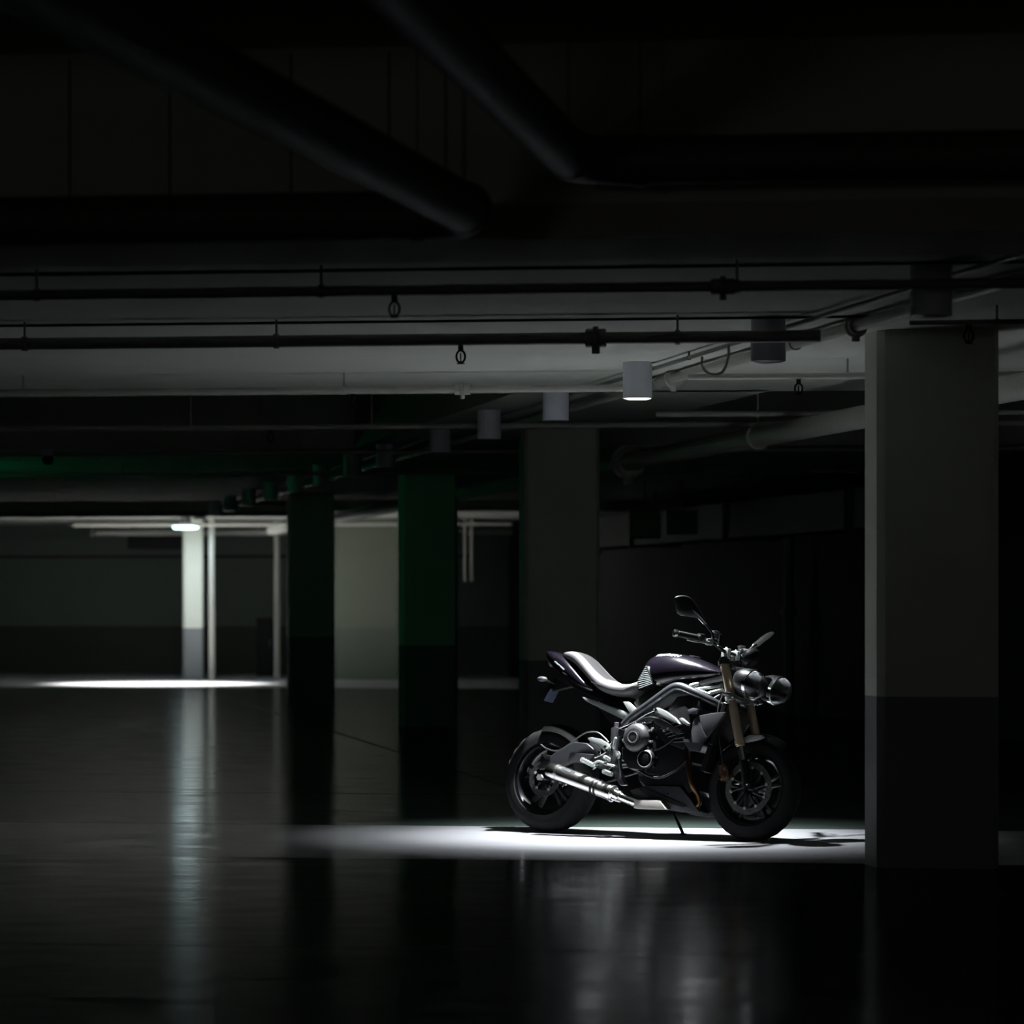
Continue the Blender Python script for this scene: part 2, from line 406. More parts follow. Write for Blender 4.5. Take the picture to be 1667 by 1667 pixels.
crosspipe(15.1, 2.69, .022, 'crosswise pipe closest to the viewer, running on past the large pillar', M['pipe'], 4, hang=(523, 1200, 60), coup=(1177,), heads=(642,))
crosspipe(22.3, 2.69, .022, 'pale crosswise pipe ending at the lit cylindrical lamp', M['palepipe'], xrow(22.3, 4.46), hang=(38, 560), coup=(753,), heads=(575,))
crosspipe(27.0, 2.69, .022, 'dim crosswise pipe passing the small lamps left of the lit one', M['palepipe'], 6, top=3.37, hang=(310, 605), heads=(440,))
crosspipe(31.7, 2.69, .02, 'faint crosswise pipe carrying the small dark camera', M['palepipe'], 6, top=3.37, hang=(425,))
crosspipe(37.0, 2.69, .02, 'faint crosswise pipe in the green glow above the distant bay', M['palepipe'], 6, top=2.8, hang=(200, 420))
crosspipe(51.5, 2.62, .04, 'dark crosswise pipe just before the bright distant ceiling strip', M['pipe'], -3.0, top=2.8, hang=(130, 330))
crosspipe(61.0, 2.66, .03, 'crosswise pipe across the bright distant ceiling strip', M['palepipe'], 0, hang=(210, 380))
crosspipe(64.4, 2.585, .05, 'pale low crosswise pipe behind the distant lit pillar', M['palepipe'], 0, hang=(150, 420))
xb = xrow(21.2, 4.5)
run_pipe(cross(xb, 21.4, 2.70), cross(6, 21.4, 2.70), .018, 'thin pale pipe right of the unlit dark lamp, ending behind the large pillar', M['palepipe'], 2.8,
         fx((1380,), 21.4, xb, 6), (), fx((1300,), 21.4, xb, 6))
run_pipe(cross(1.0, 25.3, 2.68), cross(8, 25.3, 2.68), .02, 'thin pipe right of the lit lamp at the edge of the dark recess', M['palepipe'], 3.37, (.1, .3))
run_pipe(cross(1.9, 17.6, 2.72), cross(6, 17.6, 2.72), .012, 'thin conduit passing above the top of the large pillar', M['pipe'], 2.8, (.1,), (), fx((1577,), 17.6, 1.9, 6))
run_pipe(onrow(4.66, 13.9, 2.752), onrow(4.66, 58, 2.752), .030, 'long pale pipe following the row of ceiling lamps into the distance', M['palepipe'], 2.8,
         (.02, .06, .12, .2, .3, .45, .6), (.092, .19))
run_pipe(onrow(4.38, 13.9, 2.765), onrow(4.38, 58, 2.765), .012, 'slim conduit running alongside the long pale pipe by the lamps', M['pipe'], 2.8, (.05, .1, .15, .25, .4))
run_pipe(onrow(5.99, 14.0, 2.55), onrow(5.99, 61, 2.55), .075, 'thick pale pipe slanting away behind the large pillar', M['palepipe'], 3.37, (.1, .25, .4, .6), (.35,))
run_pipe(cross(-7.5, 18.1, 2.79), cross(xa+.3, 18.1, 2.79), .007, 'very thin cable tube on the ceiling above the dark crosswise pipe', M['matte'], 2.8)
run_pipe(cross(-7.5, 15.25, 2.79), cross(4, 15.25, 2.79), .007, 'very thin cable tube on the ceiling above the closest crosswise pipe', M['matte'], 2.8)
# elbow loop hanging at the joint near the large pillar
hp = onrow(4.24, 19.3, 2.66)
o = tube('flexible_hose', [hp+Vector((-.05, 0, .03)), hp+Vector((-.045, 0, -.03)), hp+Vector((0, 0, -.065)), hp+Vector((.06, 0, -.05)), hp+Vector((.09, 0, .03)), hp+Vector((.09, 0, .09))], .008, M['palepipe'], None, 10, 6)
tag(o, 'short curved hose looping under the pipes just left of the dark unlit lamp', 'hose')
for px_, z_, lab in ((345, 62.6, 'pale upright pipe close to the right side of the distant lit pillar'), (451, 64.6, 'pale upright pipe left of the black unlit pillar')):
    a = at(px_, z_, 0); o = run_pipe(a, a+Vector((0, 0, 2.79)), .058, lab, M['palepipe'], 2.8, name='upright_pipe')
    o['group'] = 'upright pipes'
a = at(1285, 44, 0); o = run_pipe(a, a+Vector((0, 0, 2.5)), .06, 'faint upright pipe in the dark between motorcycle handlebar and large pillar', M['pipe'], 3.37, name='upright_pipe', couplings=(.5,)); o['group'] = 'upright pipes'
for px_ in (757, 768):
    a = at(px_, 62, 1.7); o = run_pipe(a, a+Vector((0, 0, 1.1)), .025, 'thin upright pipe in the gap right of the green edged pillar' if px_ == 757 else 'second thin upright pipe in the gap right of the green edged pillar', M['palepipe'], 2.8, name='upright_pipe'); o['group'] = 'upright pipes'

# round ducts overhead, close to the viewer
def duct(pts, label, r=.083, h=3.37):
    root = empty('round_duct', pts[0]); tag(root, label, 'duct', 'round ducts overhead')
    q = [Vector(p)-Vector(pts[0]) for p in pts]
    tube('duct_run', q, r, M['duct'], root, 24)
    for i in (1, len(q)-2):
        d = (q[i+1]-q[i-1]).normalized(); p = q[i]
        bm = bmesh.new(); add_tube(bm, [p-d*.02, p+d*.02], r*1.08, 24); add_tube(bm, [p, p+Vector((0, 0, h-pts[0].z))], .003, 6)
        finish('hanger', bm, M['duct'], root, True, 40)
    return root
def elbow(a, c, b, rad, n=8):
    a, b, c = Vector(a), Vector(b), Vector(c); u = c+(a-c).normalized()*rad; v = c+(b-c).normalized()*rad
    return [a]+[(1-t)**2*u+2*t*(1-t)*c+t*t*v for t in [i/n for i in range(n+1)]]+[b]
j = cross(.22, 12.47, 2.9); duct(elbow(cross(6, 12.47, 2.9), j, j-DP*8, .22), 'round overhead duct that bends and runs off to the right')
j = cross(-.12, 12.15, 2.69); duct(elbow(cross(-7, 12.15, 2.69), j, j-Vector((.19, 1, 0))*8, .2), 'round overhead duct that bends and runs off to the left')
j = cross(-.0, 11.4, 3.05)

# small things far off
cr = empty('security_camera', at(78, 31.3, 2.66)); tag(cr, 'small dark camera hanging under the pipe at the far left', 'camera')
bm = bmesh.new(); add_box(bm, (0, 0, .0), (.10, .12, .06)); bevel(bm, .01); finish('mount', bm, M['lamp'], cr)
lathe('dome', [(.045, -.03), (.05, -.05), (.048, -.075), (.035, -.095), (.01, -.105)], (0, 0, 0), (0, 0, 1), M['black'], cr, 20)
dz = 66.4
r = empty('hanging_sign_box', at(252, dz, 2.42)); tag(r, 'dark oblong box hung high on the far wall left of the lit pillar', 'sign box')
bm = bmesh.new(); add_box(bm, (0, 0, .05), (1.0, .12, .32)); bevel(bm, .01); finish('housing', bm, M['black'], r)
for s in (-.4, .4): tube('bracket', [(s, 0, .2), (s, 0, .37)], .01, M['black'], r, 8)
r = empty('metal_cabinet', at(432, 66.0, 0)); tag(r, 'black upright cabinet at the far wall left of the black pillar', 'cabinet')
bm = bmesh.new(); add_box(bm, (0, 0, .53), (.30, .35, 1.06)); bevel(bm, .01); finish('body', bm, M['black'], r)
bm = bmesh.new(); add_box(bm, (0, -.183, .53), (.27, .016, 1.0)); bevel(bm, .004, 1); dr = finish('door', bm, M['matte'], r)
bm = bmesh.new(); add_box(bm, (.10, -.2, .6), (.015, .02, .12)); finish('handle', bm, M['pipe'], dr)
bm = bmesh.new(); add_box(bm, (0, 0, 0), (14, .05, .05)); o = finish('wall_rail', bm, M['dark_wall']); o.location = at(160, 67.0, 2.18); o.rotation_euler[2] = -math.atan(.14)
tag(o, 'straight rail fixed along the far wall high up', 'rail')
# boxy ventilation duct at the right wall
r = empty('ventilation_duct', onrow(9.6, 34, 2.3)); tag(r, 'dim rectangular ventilation duct high in the dark behind the motorcycle', 'duct')
bm = bmesh.new(); d = RW*22
add_prism(bm, [Vector((-.3, 0, -.2)), Vector((.3, 0, -.2)), Vector((.3, 0, .2)), Vector((-.3, 0, .2))], d); finish('duct_body', bm, M['duct'], r)
for t in (.1, .35, .6, .85):
    bm = bmesh.new(); p = d*t; add_box(bm, p, (.68, .06, .48)); add_tube(bm, [p+Vector((0, 0, .2)), p+Vector((0, 0, .49))], .01, 8); finish('flange', bm, M['duct'], r)
for px_, z_, hh, lab in ((1050, 43, .36, 'dim grey junction box in the dark left of the raised handlebar mirror'), (1110, 42, .3, 'smaller dim junction box in the dark above the handlebar mirror')):
    r = empty('junction_box', at(px_, z_, 2.29)); tag(r, lab, 'box', 'junction boxes')
    bm = bmesh.new(); add_box(bm, (0, 0, .0), (.36, .2, hh)); bevel(bm, .01); finish('box_body', bm, M['pipe'], r)
    bm = bmesh.new(); add_box(bm, (0, -.105, 0), (.3, .012, hh-.06)); finish('lid', bm, M['palepipe'], r)
    bm = bmesh.new(); add_tube(bm, [(0, 0, hh/2), (0, 0, 2.79-2.29)], .015, 8); finish('hanger', bm, M['pipe'], r)

# ================================================================== MOTORCYCLE
LAM = math.radians(9)
Fv = Vector((.825, -.565, 0)).normalized(); Lv = Vector((-Fv.y, Fv.x, 0))
yl = Lv*math.cos(LAM)-Vector((0, 0, 1))*math.sin(LAM); zl = Vector((0, 0, 1))*math.cos(LAM)+Lv*math.sin(LAM)
R0 = Vector((.214, 21.73, .002))
MM = Matrix((Fv, yl, zl)).transposed()
bike = empty('motorcycle'); bike.matrix_world = Matrix.Translation(R0) @ MM.to_4x4()
tag(bike, 'black naked street motorcycle leaning on its side stand in the pool of light', 'motorcycle')
# measured side view of the machine -> its own x (forward), z (up), for a chosen distance y from its middle
MI = MM.transposed(); c0 = MI @ (Vector((0, 0, 1.4))-R0)
def T(u, v, y):
    d = MI @ Vector(((800+.31194*u-833.5)/5904, 1, (975-940-.31194*v)/5904))
    t = (y-c0.y)/d.y; p = c0+d*t; return Vector((p.x, y, p.z))
def mir(p): return Vector((p[0], -p[1], p[2]))
def plate(name, uv, y0, y1, m, parent=bike, bev=.004, both=False, ref=None):
    """plate outlined in side view, between depths y0 and y1"""
    out = []
    for s in ((1, -1) if both else (1,)):
        pts = [T(u, v, y0 if ref is None else ref) for u, v in uv]
        pts = [Vector((p.x, s*y0, p.z)) for p in pts]
        bm = bmesh.new(); add_prism(bm, pts, (0, s*(y1-y0), 0)); bevel(bm, bev, 2)
        out.append(finish(name, bm, m, parent, True, 35))
    return out[0]
def ttube(name, uvy, r, m, parent=bike, both=False, smooth=6, seg=14):
    for s in ((1, -1) if both else (1,)):
        pts = [T(*q) for q in uvy]; pts = [Vector((p.x, s*p.y, p.z)) for p in pts]
        o = tube(name, pts, r, m, parent, seg, smooth)
    return o

# ---- wheels
def wheel(name, cx, cz, R, w, m_rim, spokes, label=None):
    """rim with tyre, spokes and hub as sub-parts; axis along y"""
    o0 = (cx, 0, cz); rr = .216; hw = w*.40
    rim = lathe(name, [(rr-.012, -hw), (rr+.010, -hw-.004), (rr+.010, -hw+.006), (rr-.004, -hw+.014), (rr-.022, -hw+.035), (rr-.026, 0), (rr-.022, hw-.035), (rr-.004, hw-.014),
                       (rr+.010, hw-.006), (rr+.010, hw+.004), (rr-.012, hw), (rr-.034, hw-.03), (rr-.038, 0), (rr-.034, -hw+.03)], o0, (0, 1, 0), m_rim, bike, 72, True)
    prof = [(rr+.004, -hw-.002)]
    for i in range(21):                                    # round tyre section
        a = PI*(i/20)
        prof.append((rr+.006+(R-rr-.006)*math.sin(a)**.75 if 0 < i < 20 else rr+.006, -w/2*math.cos(a)*(1 if abs(math.cos(a)) < .97 else .97)))
    prof.append((rr+.004, hw+.002))
    ty = lathe('tyre', prof, o0, (0, 1, 0), M['rubber'], rim, 96, True)
    # tread sipes belong to the tyre's own mesh
    bm = bmesh.new(); bm.from_mesh(ty.data); nf = len(bm.faces)
    for k in range(26):
        for s in (-1, 1):
            pts = []
            for q in range(5):
                tt = .18+.17*q; a = PI/2+s*tt*.95; ang = 2*PI*k/26+.05*q+(.12 if s > 0 else 0)
                rad = rr+.006+(R-rr-.006)*math.sin(a)**.75+.0002; yy = -w/2*math.cos(a)
                pts.append((cx+rad*math.cos(ang), yy, cz+rad*math.sin(ang)))
            add_tube(bm, pts, [.001, .0022, .0024, .0022, .001], 5)
    bm.faces.ensure_lookup_table()
    for f_ in bm.faces[nf:]: f_.material_index = 1
    bm.to_mesh(ty.data); bm.free(); ty.data.materials.append(M['matte'])
    lathe('hub', [(.02, -w*.42), (.045, -w*.40), (.05, -w*.2), (.042, 0), (.05, w*.2), (.045, w*.4), (.02, w*.42)], o0, (0, 1, 0), m_rim, rim, 32)
    for k in range(spokes):
        a = 2*PI*k/spokes+.35; bm = bmesh.new()
        ca, sa = math.cos(a), math.sin(a)
        def P(r_, t_, y_): return Vector((cx+r_*ca-t_*sa, y_, cz+r_*sa+t_*ca))
        for s in (-1, 1):                                   # twin-limbed spoke
            v = []
            for (r_, t_, th, yw) in ((.04, .010*s, .010, .030), (.11, .018*s, .008, .022), (rr-.03, .030*s, .009, .020)):
                v.append([bm.verts.new(P(r_, t_+th, yw)), bm.verts.new(P(r_, t_-th, yw)), bm.verts.new(P(r_, t_-th, -yw)), bm.verts.new(P(r_, t_+th, -yw))])
            for a_, b_ in zip(v, v[1:]):
                for j_ in range(4): bm.faces.new((a_[j_], a_[(j_+1) % 4], b_[(j_+1) % 4], b_[j_]))
            bm.faces.new(v[0]); bm.faces.new(v[-1][::-1])
        bevel(bm, .003, 2); finish('spoke', bm, M['matte'], rim, True, 35)
    return rim
def brake_disc(cx, cz, y, R, Ri, parent, nb=0):
    N = 120; bm = bmesh.new(); th = .0045
    vo = [[], []]; vi = [[], []]
    for k in range(N):
        a = 2*PI*k/N; ro = R-.003*(1+math.cos(a*10))/2
        for q, yy in enumerate((y-th/2, y+th/2)):
            vo[q].append(bm.verts.new((cx+ro*math.cos(a), yy, cz+ro*math.sin(a)))); vi[q].append(bm.verts.new((cx+Ri*math.cos(a), yy, cz+Ri*math.sin(a))))
    for k in range(N):
        n = (k+1) % N
        bm.faces.new((vo[0][k], vo[0][n], vi[0][n], vi[0][k])); bm.faces.new((vo[1][k], vi[1][k], vi[1][n], vo[1][n]))
        bm.faces.new((vo[0][k], vo[1][k], vo[1][n], vo[0][n])); bm.faces.new((vi[0][k], vi[0][n], vi[1][n], vi[1][k]))
    # drilled holes shown as dark plugs
    d = finish('brake_disc', bm, M['disc'], parent)
    bm = bmesh.new()
    for k in range(36):
        a = 2*PI*k/36; r_ = Ri+(R-Ri)*(.25+.25*(k % 3)); add_tube(bm, [(cx+r_*math.cos(a), y-th/2-.0006, cz+r_*math.sin(a)), (cx+r_*math.cos(a), y+th/2+.0006, cz+r_*math.sin(a))], .0035, 8)
    finish('disc_hole', bm, M['matte'], parent)
    if nb:
        for k in range(nb):
            a = 2*PI*k/nb+.2; p = Vector((cx+(Ri+.001)*math.cos(a), y, cz+(Ri+.001)*math.sin(a)))
            bm = bmesh.new(); add_tube(bm, [p-Vector((0, .005, 0)), p+Vector((0, .005, 0))], .009, 12); add_tube(bm, [p-Vector((0, .007, 0)), p-Vector((0, .004, 0))], .004, 8)
            finish('disc_button', bm, M['sub'], parent, True, 40)
        bm = bmesh.new()
        for k in range(nb):
            a = 2*PI*k/nb+.2
            add_tube(bm, [(cx+.04*math.cos(a-.25), y+.006, cz+.04*math.sin(a-.25)), (cx+(Ri)*math.cos(a), y+.001, cz+(Ri)*math.sin(a))], [.009, .006], 8)
        finish('disc_carrier', bm, M['matte'], parent, True, 40)
    return d
WB = 1.41
rw = wheel('rear_wheel', 0, .315, .315, .18, M['rim'], 5)
brake_disc(0, .315, -.085, .11, .075, rw, 5)
fw = wheel('front_wheel', WB, .30, .30, .12, M['rim'], 5)
brake_disc(WB, .30, -.072, .155, .118, fw, 10)
brake_disc(WB, .30, .072, .155, .118, fw, 0)

# ---- front fork
A0 = T(1213, 432, -.105); A1 = T(1298, 868, -.105); A1b = T(1316, 965, -.105); AX = T(1342, 1078, -.105)
for s in (1, -1):
    f = lambda p: Vector((p.x, s*p.y, p.z))
    leg = tube('fork_tube', [f(A0), f(A1)], .0265, M['gold'], bike, 28)
    d = (f(A1)-f(A0)).normalized()
    bm = bmesh.new(); add_tube(bm, [f(A1)-d*.02, f(A1)+d*.004], .031, 28); add_tube(bm, [f(A1)+d*.004, f(A1)+d*.014], .026, 28); finish('fork_seal', bm, M['gold'], leg, True, 40)
    bm = bmesh.new(); add_tube(bm, [f(A0)-d*.014, f(A0)+d*.002], .024, 24); add_tube(bm, [f(A0)-d*.02, f(A0)-d*.012], .012, 12); finish('fork_cap', bm, M['blackmetal'], leg, True, 40)
    tube('fork_slider', [f(A1), f(A1b)], .0185, M['brushed'], leg, 24)
    bm = bmesh.new(); e = f(AX)-Vector((.02, 0, -.0))
    add_tube(bm, [f(A1b)-d*.01, f(A1b)+d*.06, e+Vector((0, 0, .01)), e-Vector((0, 0, .03))], [.026, .026, .024, .016], 20)
    add_tube(bm, [f(AX)+Vector((0, -s*.02, 0)), f(AX)+Vector((0, s*.03, 0))], .026, 20)
    finish('fork_foot', bm, M['blackmetal'], leg, True, 40)
    bm = bmesh.new(); p = f(AX); add_tube(bm, [p+Vector((0, -.022*s, 0)), p+Vector((0, -.032*s, 0))], .017, 6); add_tube(bm, [p+Vector((0, -.03*s, 0)), p+Vector((0, -.04*s, 0))], .010, 12)
    finish('axle_nut', bm, M['chrome'], leg, True, 40)
tube('front_axle', [(WB, -.12, .30), (WB, .12, .30)], .012, M['chrome'], bike, 16)
# triple clamps
dd = (A1-A0).normalized()
for t, nm in ((.03, 'upper_clamp'), (.46, 'lower_clamp')):
    c = A0+(A1-A0)*t; bm = bmesh.new()
    for s in (1, -1): add_tube(bm, [Vector((c.x, s*.105, c.z))-dd*.016, Vector((c.x, s*.105, c.z))+dd*.016], .036, 24)
    add_box(bm, (c.x-.015, 0, c.z), (.055, .20, .026), Matrix.Rotation(math.atan2(dd.x, -dd.z)*-1, 3, 'Y'))
    add_tube(bm, [Vector((c.x-.03, 0, c.z))-dd*.02, Vector((c.x-.03, 0, c.z))+dd*.02], .03, 20)
    bevel(bm, .003, 1); k = finish(nm, bm, M['blackmetal'] if nm == 'upper_clamp' else M['sub'], bike, True, 40)
    if nm == 'lower_clamp':
        for s in (1, -1): tube('pinch_bolt', [(c.x+.03, s*.13, c.z), (c.x+.03, s*.145, c.z)], .008, M['chrome'], k, 10)
head0 = T(1190, 520, 0); head1 = T(1215, 660, 0)
tube('steering_head', [(1.16, 0, .985), (1.235, 0, .745)], .038, M['frame'], bike, 24)
# calipers and brake hoses
for s in (-1, 1):
    bm = bmesh.new()
    rot = Matrix.Rotation(-.25, 3, 'Y')
    add_box(bm, (WB-.165, s*.078, .385), (.045, .05, .10), rot); add_box(bm, (WB-.150, s*.098, .385), (.055, .022, .085), rot)
    add_tube(bm, [(WB-.145, s*.09, .41), (WB-.145, s*.115, .41)], .015, 14); add_tube(bm, [(WB-.155, s*.09, .365), (WB-.155, s*.115, .365)], .015, 14)
    bevel(bm, .006, 2); cal = finish('front_caliper', bm, M['caliper'], bike, True, 40)
    for zz in (.345, .425): tube('caliper_bolt', [(WB-.18, s*.10, zz), (WB-.18, s*.118, zz)], .006, M['chrome'], cal, 8)
    tube('brake_hose', [(WB-.17, s*.09, .43), (WB-.19, s*.10, .52), (WB-.21, s*.11, .62), (WB-.23, s*.10, .76), (1.20, s*.06, .92), (1.16, s*.08, 1.06)], .0045, M['matte'], bike, 10, 6)
# front mudguard: curved shell over the tyre
bm = bmesh.new(); rows = []
for i in range(25):
    a = math.radians(150-98*i/24)
    tp = min(1, i/4, (24-i)/5) if i not in (0, 24) else .0
    row = []
    for jv in range(13):
        b = (jv/12-.5)*2; rad = .316+.012-(.042*abs(b)**2.2)-(.015 if i in (0, 24) else 0); wy = .074*b*(.55+.45*tp)
        row.append(bm.verts.new((WB+rad*math.cos(a), wy, .30+rad*math.sin(a))))
    rows.append(row)
for a_, b_ in zip(rows, rows[1:]):
    for q in range(12): bm.faces.new((a_[q], a_[q+1], b_[q+1], b_[q]))
bmesh.ops.solidify(bm, geom=bm.faces[:], thickness=.003)
fg = finish('front_mudguard', bm, M['paint'], bike, True, 50)
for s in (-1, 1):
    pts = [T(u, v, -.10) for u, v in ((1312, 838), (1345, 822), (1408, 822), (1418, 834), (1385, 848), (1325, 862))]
    bm = bmesh.new(); add_prism(bm, [(p.x, s*.07, p.z) for p in pts], (0, s*.03, 0)); bevel(bm, .006, 2); finish('guard_highlight', bm, M['sub'], fg, True, 40)  # pale plate standing in for the bright highlight on the mudguard

# ---- handlebar
hb = [(-.375, 1.155, 1.015), (-.25, 1.145, 1.10), (-.17, 1.135, 1.145), (-.08, 1.095, 1.175), (0, 1.09, 1.18)]
pts = [Vector((x, y, z)) for y, z, x in hb]; pts = pts+[mir(p) for p in pts[-2::-1]]
bar = tube('handlebar', pts, .011, M['blackmetal'], bike, 16, 6)
for s in (1, -1):
    g = lambda x, y, z: Vector((x, s*y, z))
    e0, e1 = g(1.028, -.362, 1.154), g(1.095, -.258, 1.146); d = (e0-e1).normalized()
    bm = bmesh.new(); add_tube(bm, [e0, e1], .018, 20)
    for k in range(12):
        p = e1+(e0-e1)*(k+.5)/12; add_tube(bm, [p-d*.003, p+d*.003], .0192, 20)
    finish('grip', bm, M['black'], bar, True, 40)
    bm = bmesh.new(); add_tube(bm, [e0, e0+d*.008, e0+d*.026, e0+d*.032], [.014, .022, .022, .014], 20); finish('bar_end_weight', bm, M['chrome'], bar, True, 30)
    bm = bmesh.new(); p = g(1.105, -.235, 1.146); rot = Matrix.Rotation(s*-.8, 3, 'Z')
    add_box(bm, p, (.04, .045, .05), rot); add_tube(bm, [e1, e1-d*.016], .024, 20); add_box(bm, p+Vector((-.015, 0, .018)), (.03, .012, .012), rot)
    bevel(bm, .005, 2); finish('switch_block', bm, M['matte'], bar, True, 40)
    # lever
    L0 = g(1.15, -.215, 1.125); tube('brake_lever' if s == 1 else 'clutch_lever', [L0, g(1.165, -.26, 1.118), g(1.13, -.33, 1.115), g(1.10, -.375, 1.12)], [.009, .007, .006, .008], M['sub'], bar, 10, 6)
    bm = bmesh.new(); add_box(bm, g(1.145, -.20, 1.13), (.05, .04, .035), rot); bevel(bm, .006, 2); finish('lever_perch', bm, M['sub'], bar, True, 40)
    bm = bmesh.new(); c = g(1.175, -.055, 1.085); add_box(bm, c, (.045, .035, .055)); add_tube(bm, [c+Vector((0, 0, .02)), c+Vector((0, 0, .036))], .008, 10); bevel(bm, .004, 1)
    finish('bar_clamp', bm, M['sub'], bar, True, 40)
# fluid reservoir with hose
lathe('brake_reservoir', [(.018, 0), (.022, .004), (.022, .035), (.024, .037), (.024, .048), (.01, .05)], (1.165, -.175, 1.15), (.1, 0, 1), M['amber'], bar, 20)
bm = bmesh.new(); add_box(bm, (1.175, -.14, 1.15), (.012, .03, .07)); bevel(bm, .003, 1); finish('reservoir_bracket', bm, M['chrome'], bar)

# mirrors: each a curved shell on a slim stalk
def mirror(s, base, pts, name='mirror'):
    b = tube('mirror_stalk', base, [.008, .006, .006], M['black'], bike, 10, 5)
    return b
def mirror_head(parent, outline, thick, nrm, m='black'):
    """outline in 3-D, bulging shell behind, glass in front"""
    c = sum(outline, Vector())/len(outline); n = Vector(nrm).normalized(); bm = bmesh.new()
    N = len(outline); rings = []
    for (f, dz) in ((1, 0), (1.0, .35), (.86, .75), (.5, 1.0)):
        rings.append([bm.verts.new(c+(p-c)*f+n*thick*dz) for p in outline])
    for a, b in zip(rings, rings[1:]):
        for q in range(N): bm.faces.new((a[q], a[(q+1) % N], b[(q+1) % N], b[q]))
    bm.faces.new(rings[-1]); bm.faces.new(rings[0][::-1])
    h = finish('mirror_shell', bm, M[m], parent, True, 70); sb = h.modifiers.new('s', 'SUBSURF'); sb.levels = 1; sb.render_levels = 2
    bm = bmesh.new(); v0 = [bm.verts.new(c+(p-c)*.9-n*.0015) for p in outline]; v1 = [bm.verts.new(c+(p-c)*.9-n*.004) for p in outline]
    bm.faces.new(v0); bm.faces.new(v1[::-1])
    for q in range(N): bm.faces.new((v0[q], v0[(q+1) % N], v1[(q+1) % N], v1[q]))
    finish('mirror_glass', bm, M['chrome'], parent)
st = tube('mirror_stalk', [T(1158, 335, -.19), T(1152, 292, -.20), T(1115, 240, -.24), T(1085, 205, -.27)], [.009, .007, .007, .010], M['black'], bike, 12, 5)
ol = [T(u, v, y) for u, v, y in ((1082, 215, -.27), (1035, 207, -.32), (985, 200, -.375), (965, 188, -.40), (955, 155, -.42), (946, 118, -.44), (950, 102, -.44), (985, 94, -.41), (1018, 97, -.38), (1040, 112, -.355), (1062, 145, -.32), (1092, 192, -.275), (1126, 248, -.235), (1118, 252, -.24))]
mirror_head(st, ol, .028, (.85, -.35, .25))
st = tube('mirror_stalk', [T(1308, 402, .19), T(1335, 388, .2), T(1368, 358, .24), T(1380, 350, .26)], [.009, .007, .007, .010], M['black'], bike, 12, 5)
ol = [T(u, v, y) for u, v, y in ((1352, 372, .25), (1362, 350, .27), (1390, 325, .32), (1420, 300, .37), (1445, 285, .41), (1462, 282, .43), (1472, 288, .43), (1468, 300, .42), (1440, 322, .37), (1405, 348, .32), (1375, 372, .27))]
mirror_head(st, ol, .022, (.85, .35, .25), 'rubber')

# ---- instruments and headlights
ic = T(1352, 415, 0)
ip = lathe('instrument_pod', [(.01, -.045), (.04, -.04), (.055, -.02), (.06, 0), (.058, .012), (.05, .016), (.01, .016)], ic, (-.75, 0, .66), M['black'], bike, 32)
lathe('instrument_face', [(.005, .0165), (.046, .0165), (.046, .018), (.005, .0185)], ic, (-.75, 0, .66), M['glass'], ip, 32)
lathe('bezel_ring', [(.05, .013), (.056, .013), (.056, .019), (.05, .019)], ic, (-.75, 0, .66), M['chrome'], ip, 40, True)
lathe('ignition_barrel', [(.022, 0), (.022, .02), (.016, .028), (.005, .028)], (1.185, 0, 1.045), (-.2, 0, 1), M['chrome'], bike, 20)
bm = bmesh.new(); add_box(bm, (1.27, 0, .99), (.07, .10, .03)); add_box(bm, (1.30, 0, .93), (.03, .16, .12)); bevel(bm, .006, 2); finish('headlight_bracket', bm, M['blackmetal'], bike, True, 40)
for s in (-1, 1):
    uvc = T(1384, 560, -.14) if s == -1 else T(1515, 592, .14)
    c = Vector((1.43, s*.14, uvc.z)); ax = Vector((.93, s*.06, -.24)).normalized(); X_, Y_, Z_ = frame_from(ax)
    def ring(r, h, sq=1.12, roll=.35):
        v = []
        for q in range(36):
            a = 2*PI*q/36; cr, sr = math.cos(.3*s), math.sin(.3*s); p_, q_ = r*1.1*sq*math.cos(a), r*.96*math.sin(a)
            v.append(c+ax*h*1.1+(p_*cr-q_*sr)*X_+(p_*sr+q_*cr)*Y_)
        return v
    def shell(name, prof, m, par, closed_front=False):
        bm = bmesh.new(); rg = [[bm.verts.new(p) for p in ring(r, h)] for r, h in prof]
        for a, b in zip(rg, rg[1:]):
            for q in range(36): bm.faces.new((a[q], a[(q+1) % 36], b[(q+1) % 36], b[q]))
        if closed_front: bm.faces.new(rg[-1])
        bm.faces.new(rg[0][::-1]); return finish(name, bm, m, par, True, 50)
    hl = shell('headlight_shell', [(.03, -.11), (.06, -.095), (.080, -.06), (.087, -.02), (.087, .0), (.083, .0), (.076, -.02), (.05, -.065), (.02, -.085)], M['black'], bike)
    shell('reflector_bowl', [(.012, -.080), (.03, -.078), (.052, -.060), (.072, -.025), (.080, -.004), (.079, -.004), (.070, -.026), (.050, -.062), (.03, -.0785)], M['reflector'], hl)
    shell('headlight_lens', [(.083, -.003), (.083, .008), (.076, .030), (.056, .052), (.030, .064), (.005, .068)], M['glass'], hl, True)
    bm = bmesh.new(); rg = [[bm.verts.new(p) for p in ring(r, h)] for r, h in ((.090, -.012), (.090, .006), (.084, .010), (.083, .004))]
    for a, b in zip(rg, rg[1:]+rg[:1]):
        for q in range(36): bm.faces.new((a[q], a[(q+1) % 36], b[(q+1) % 36], b[q]))
    finish('headlight_rim', bm, M['chrome'], hl, True, 50)
    lathe('headlight_bulb', [(.004, -.08), (.012, -.078), (.012, -.05), (.008, -.04), (.002, -.037)], c, ax, M['sub'], hl, 16)
    tube('headlight_arm', [(1.27, s*.10, uvc.z+.03), (1.33, s*.12, uvc.z+.02), (1.36, s*.13, uvc.z)], .012, M['blackmetal'], bike, 10, 4)

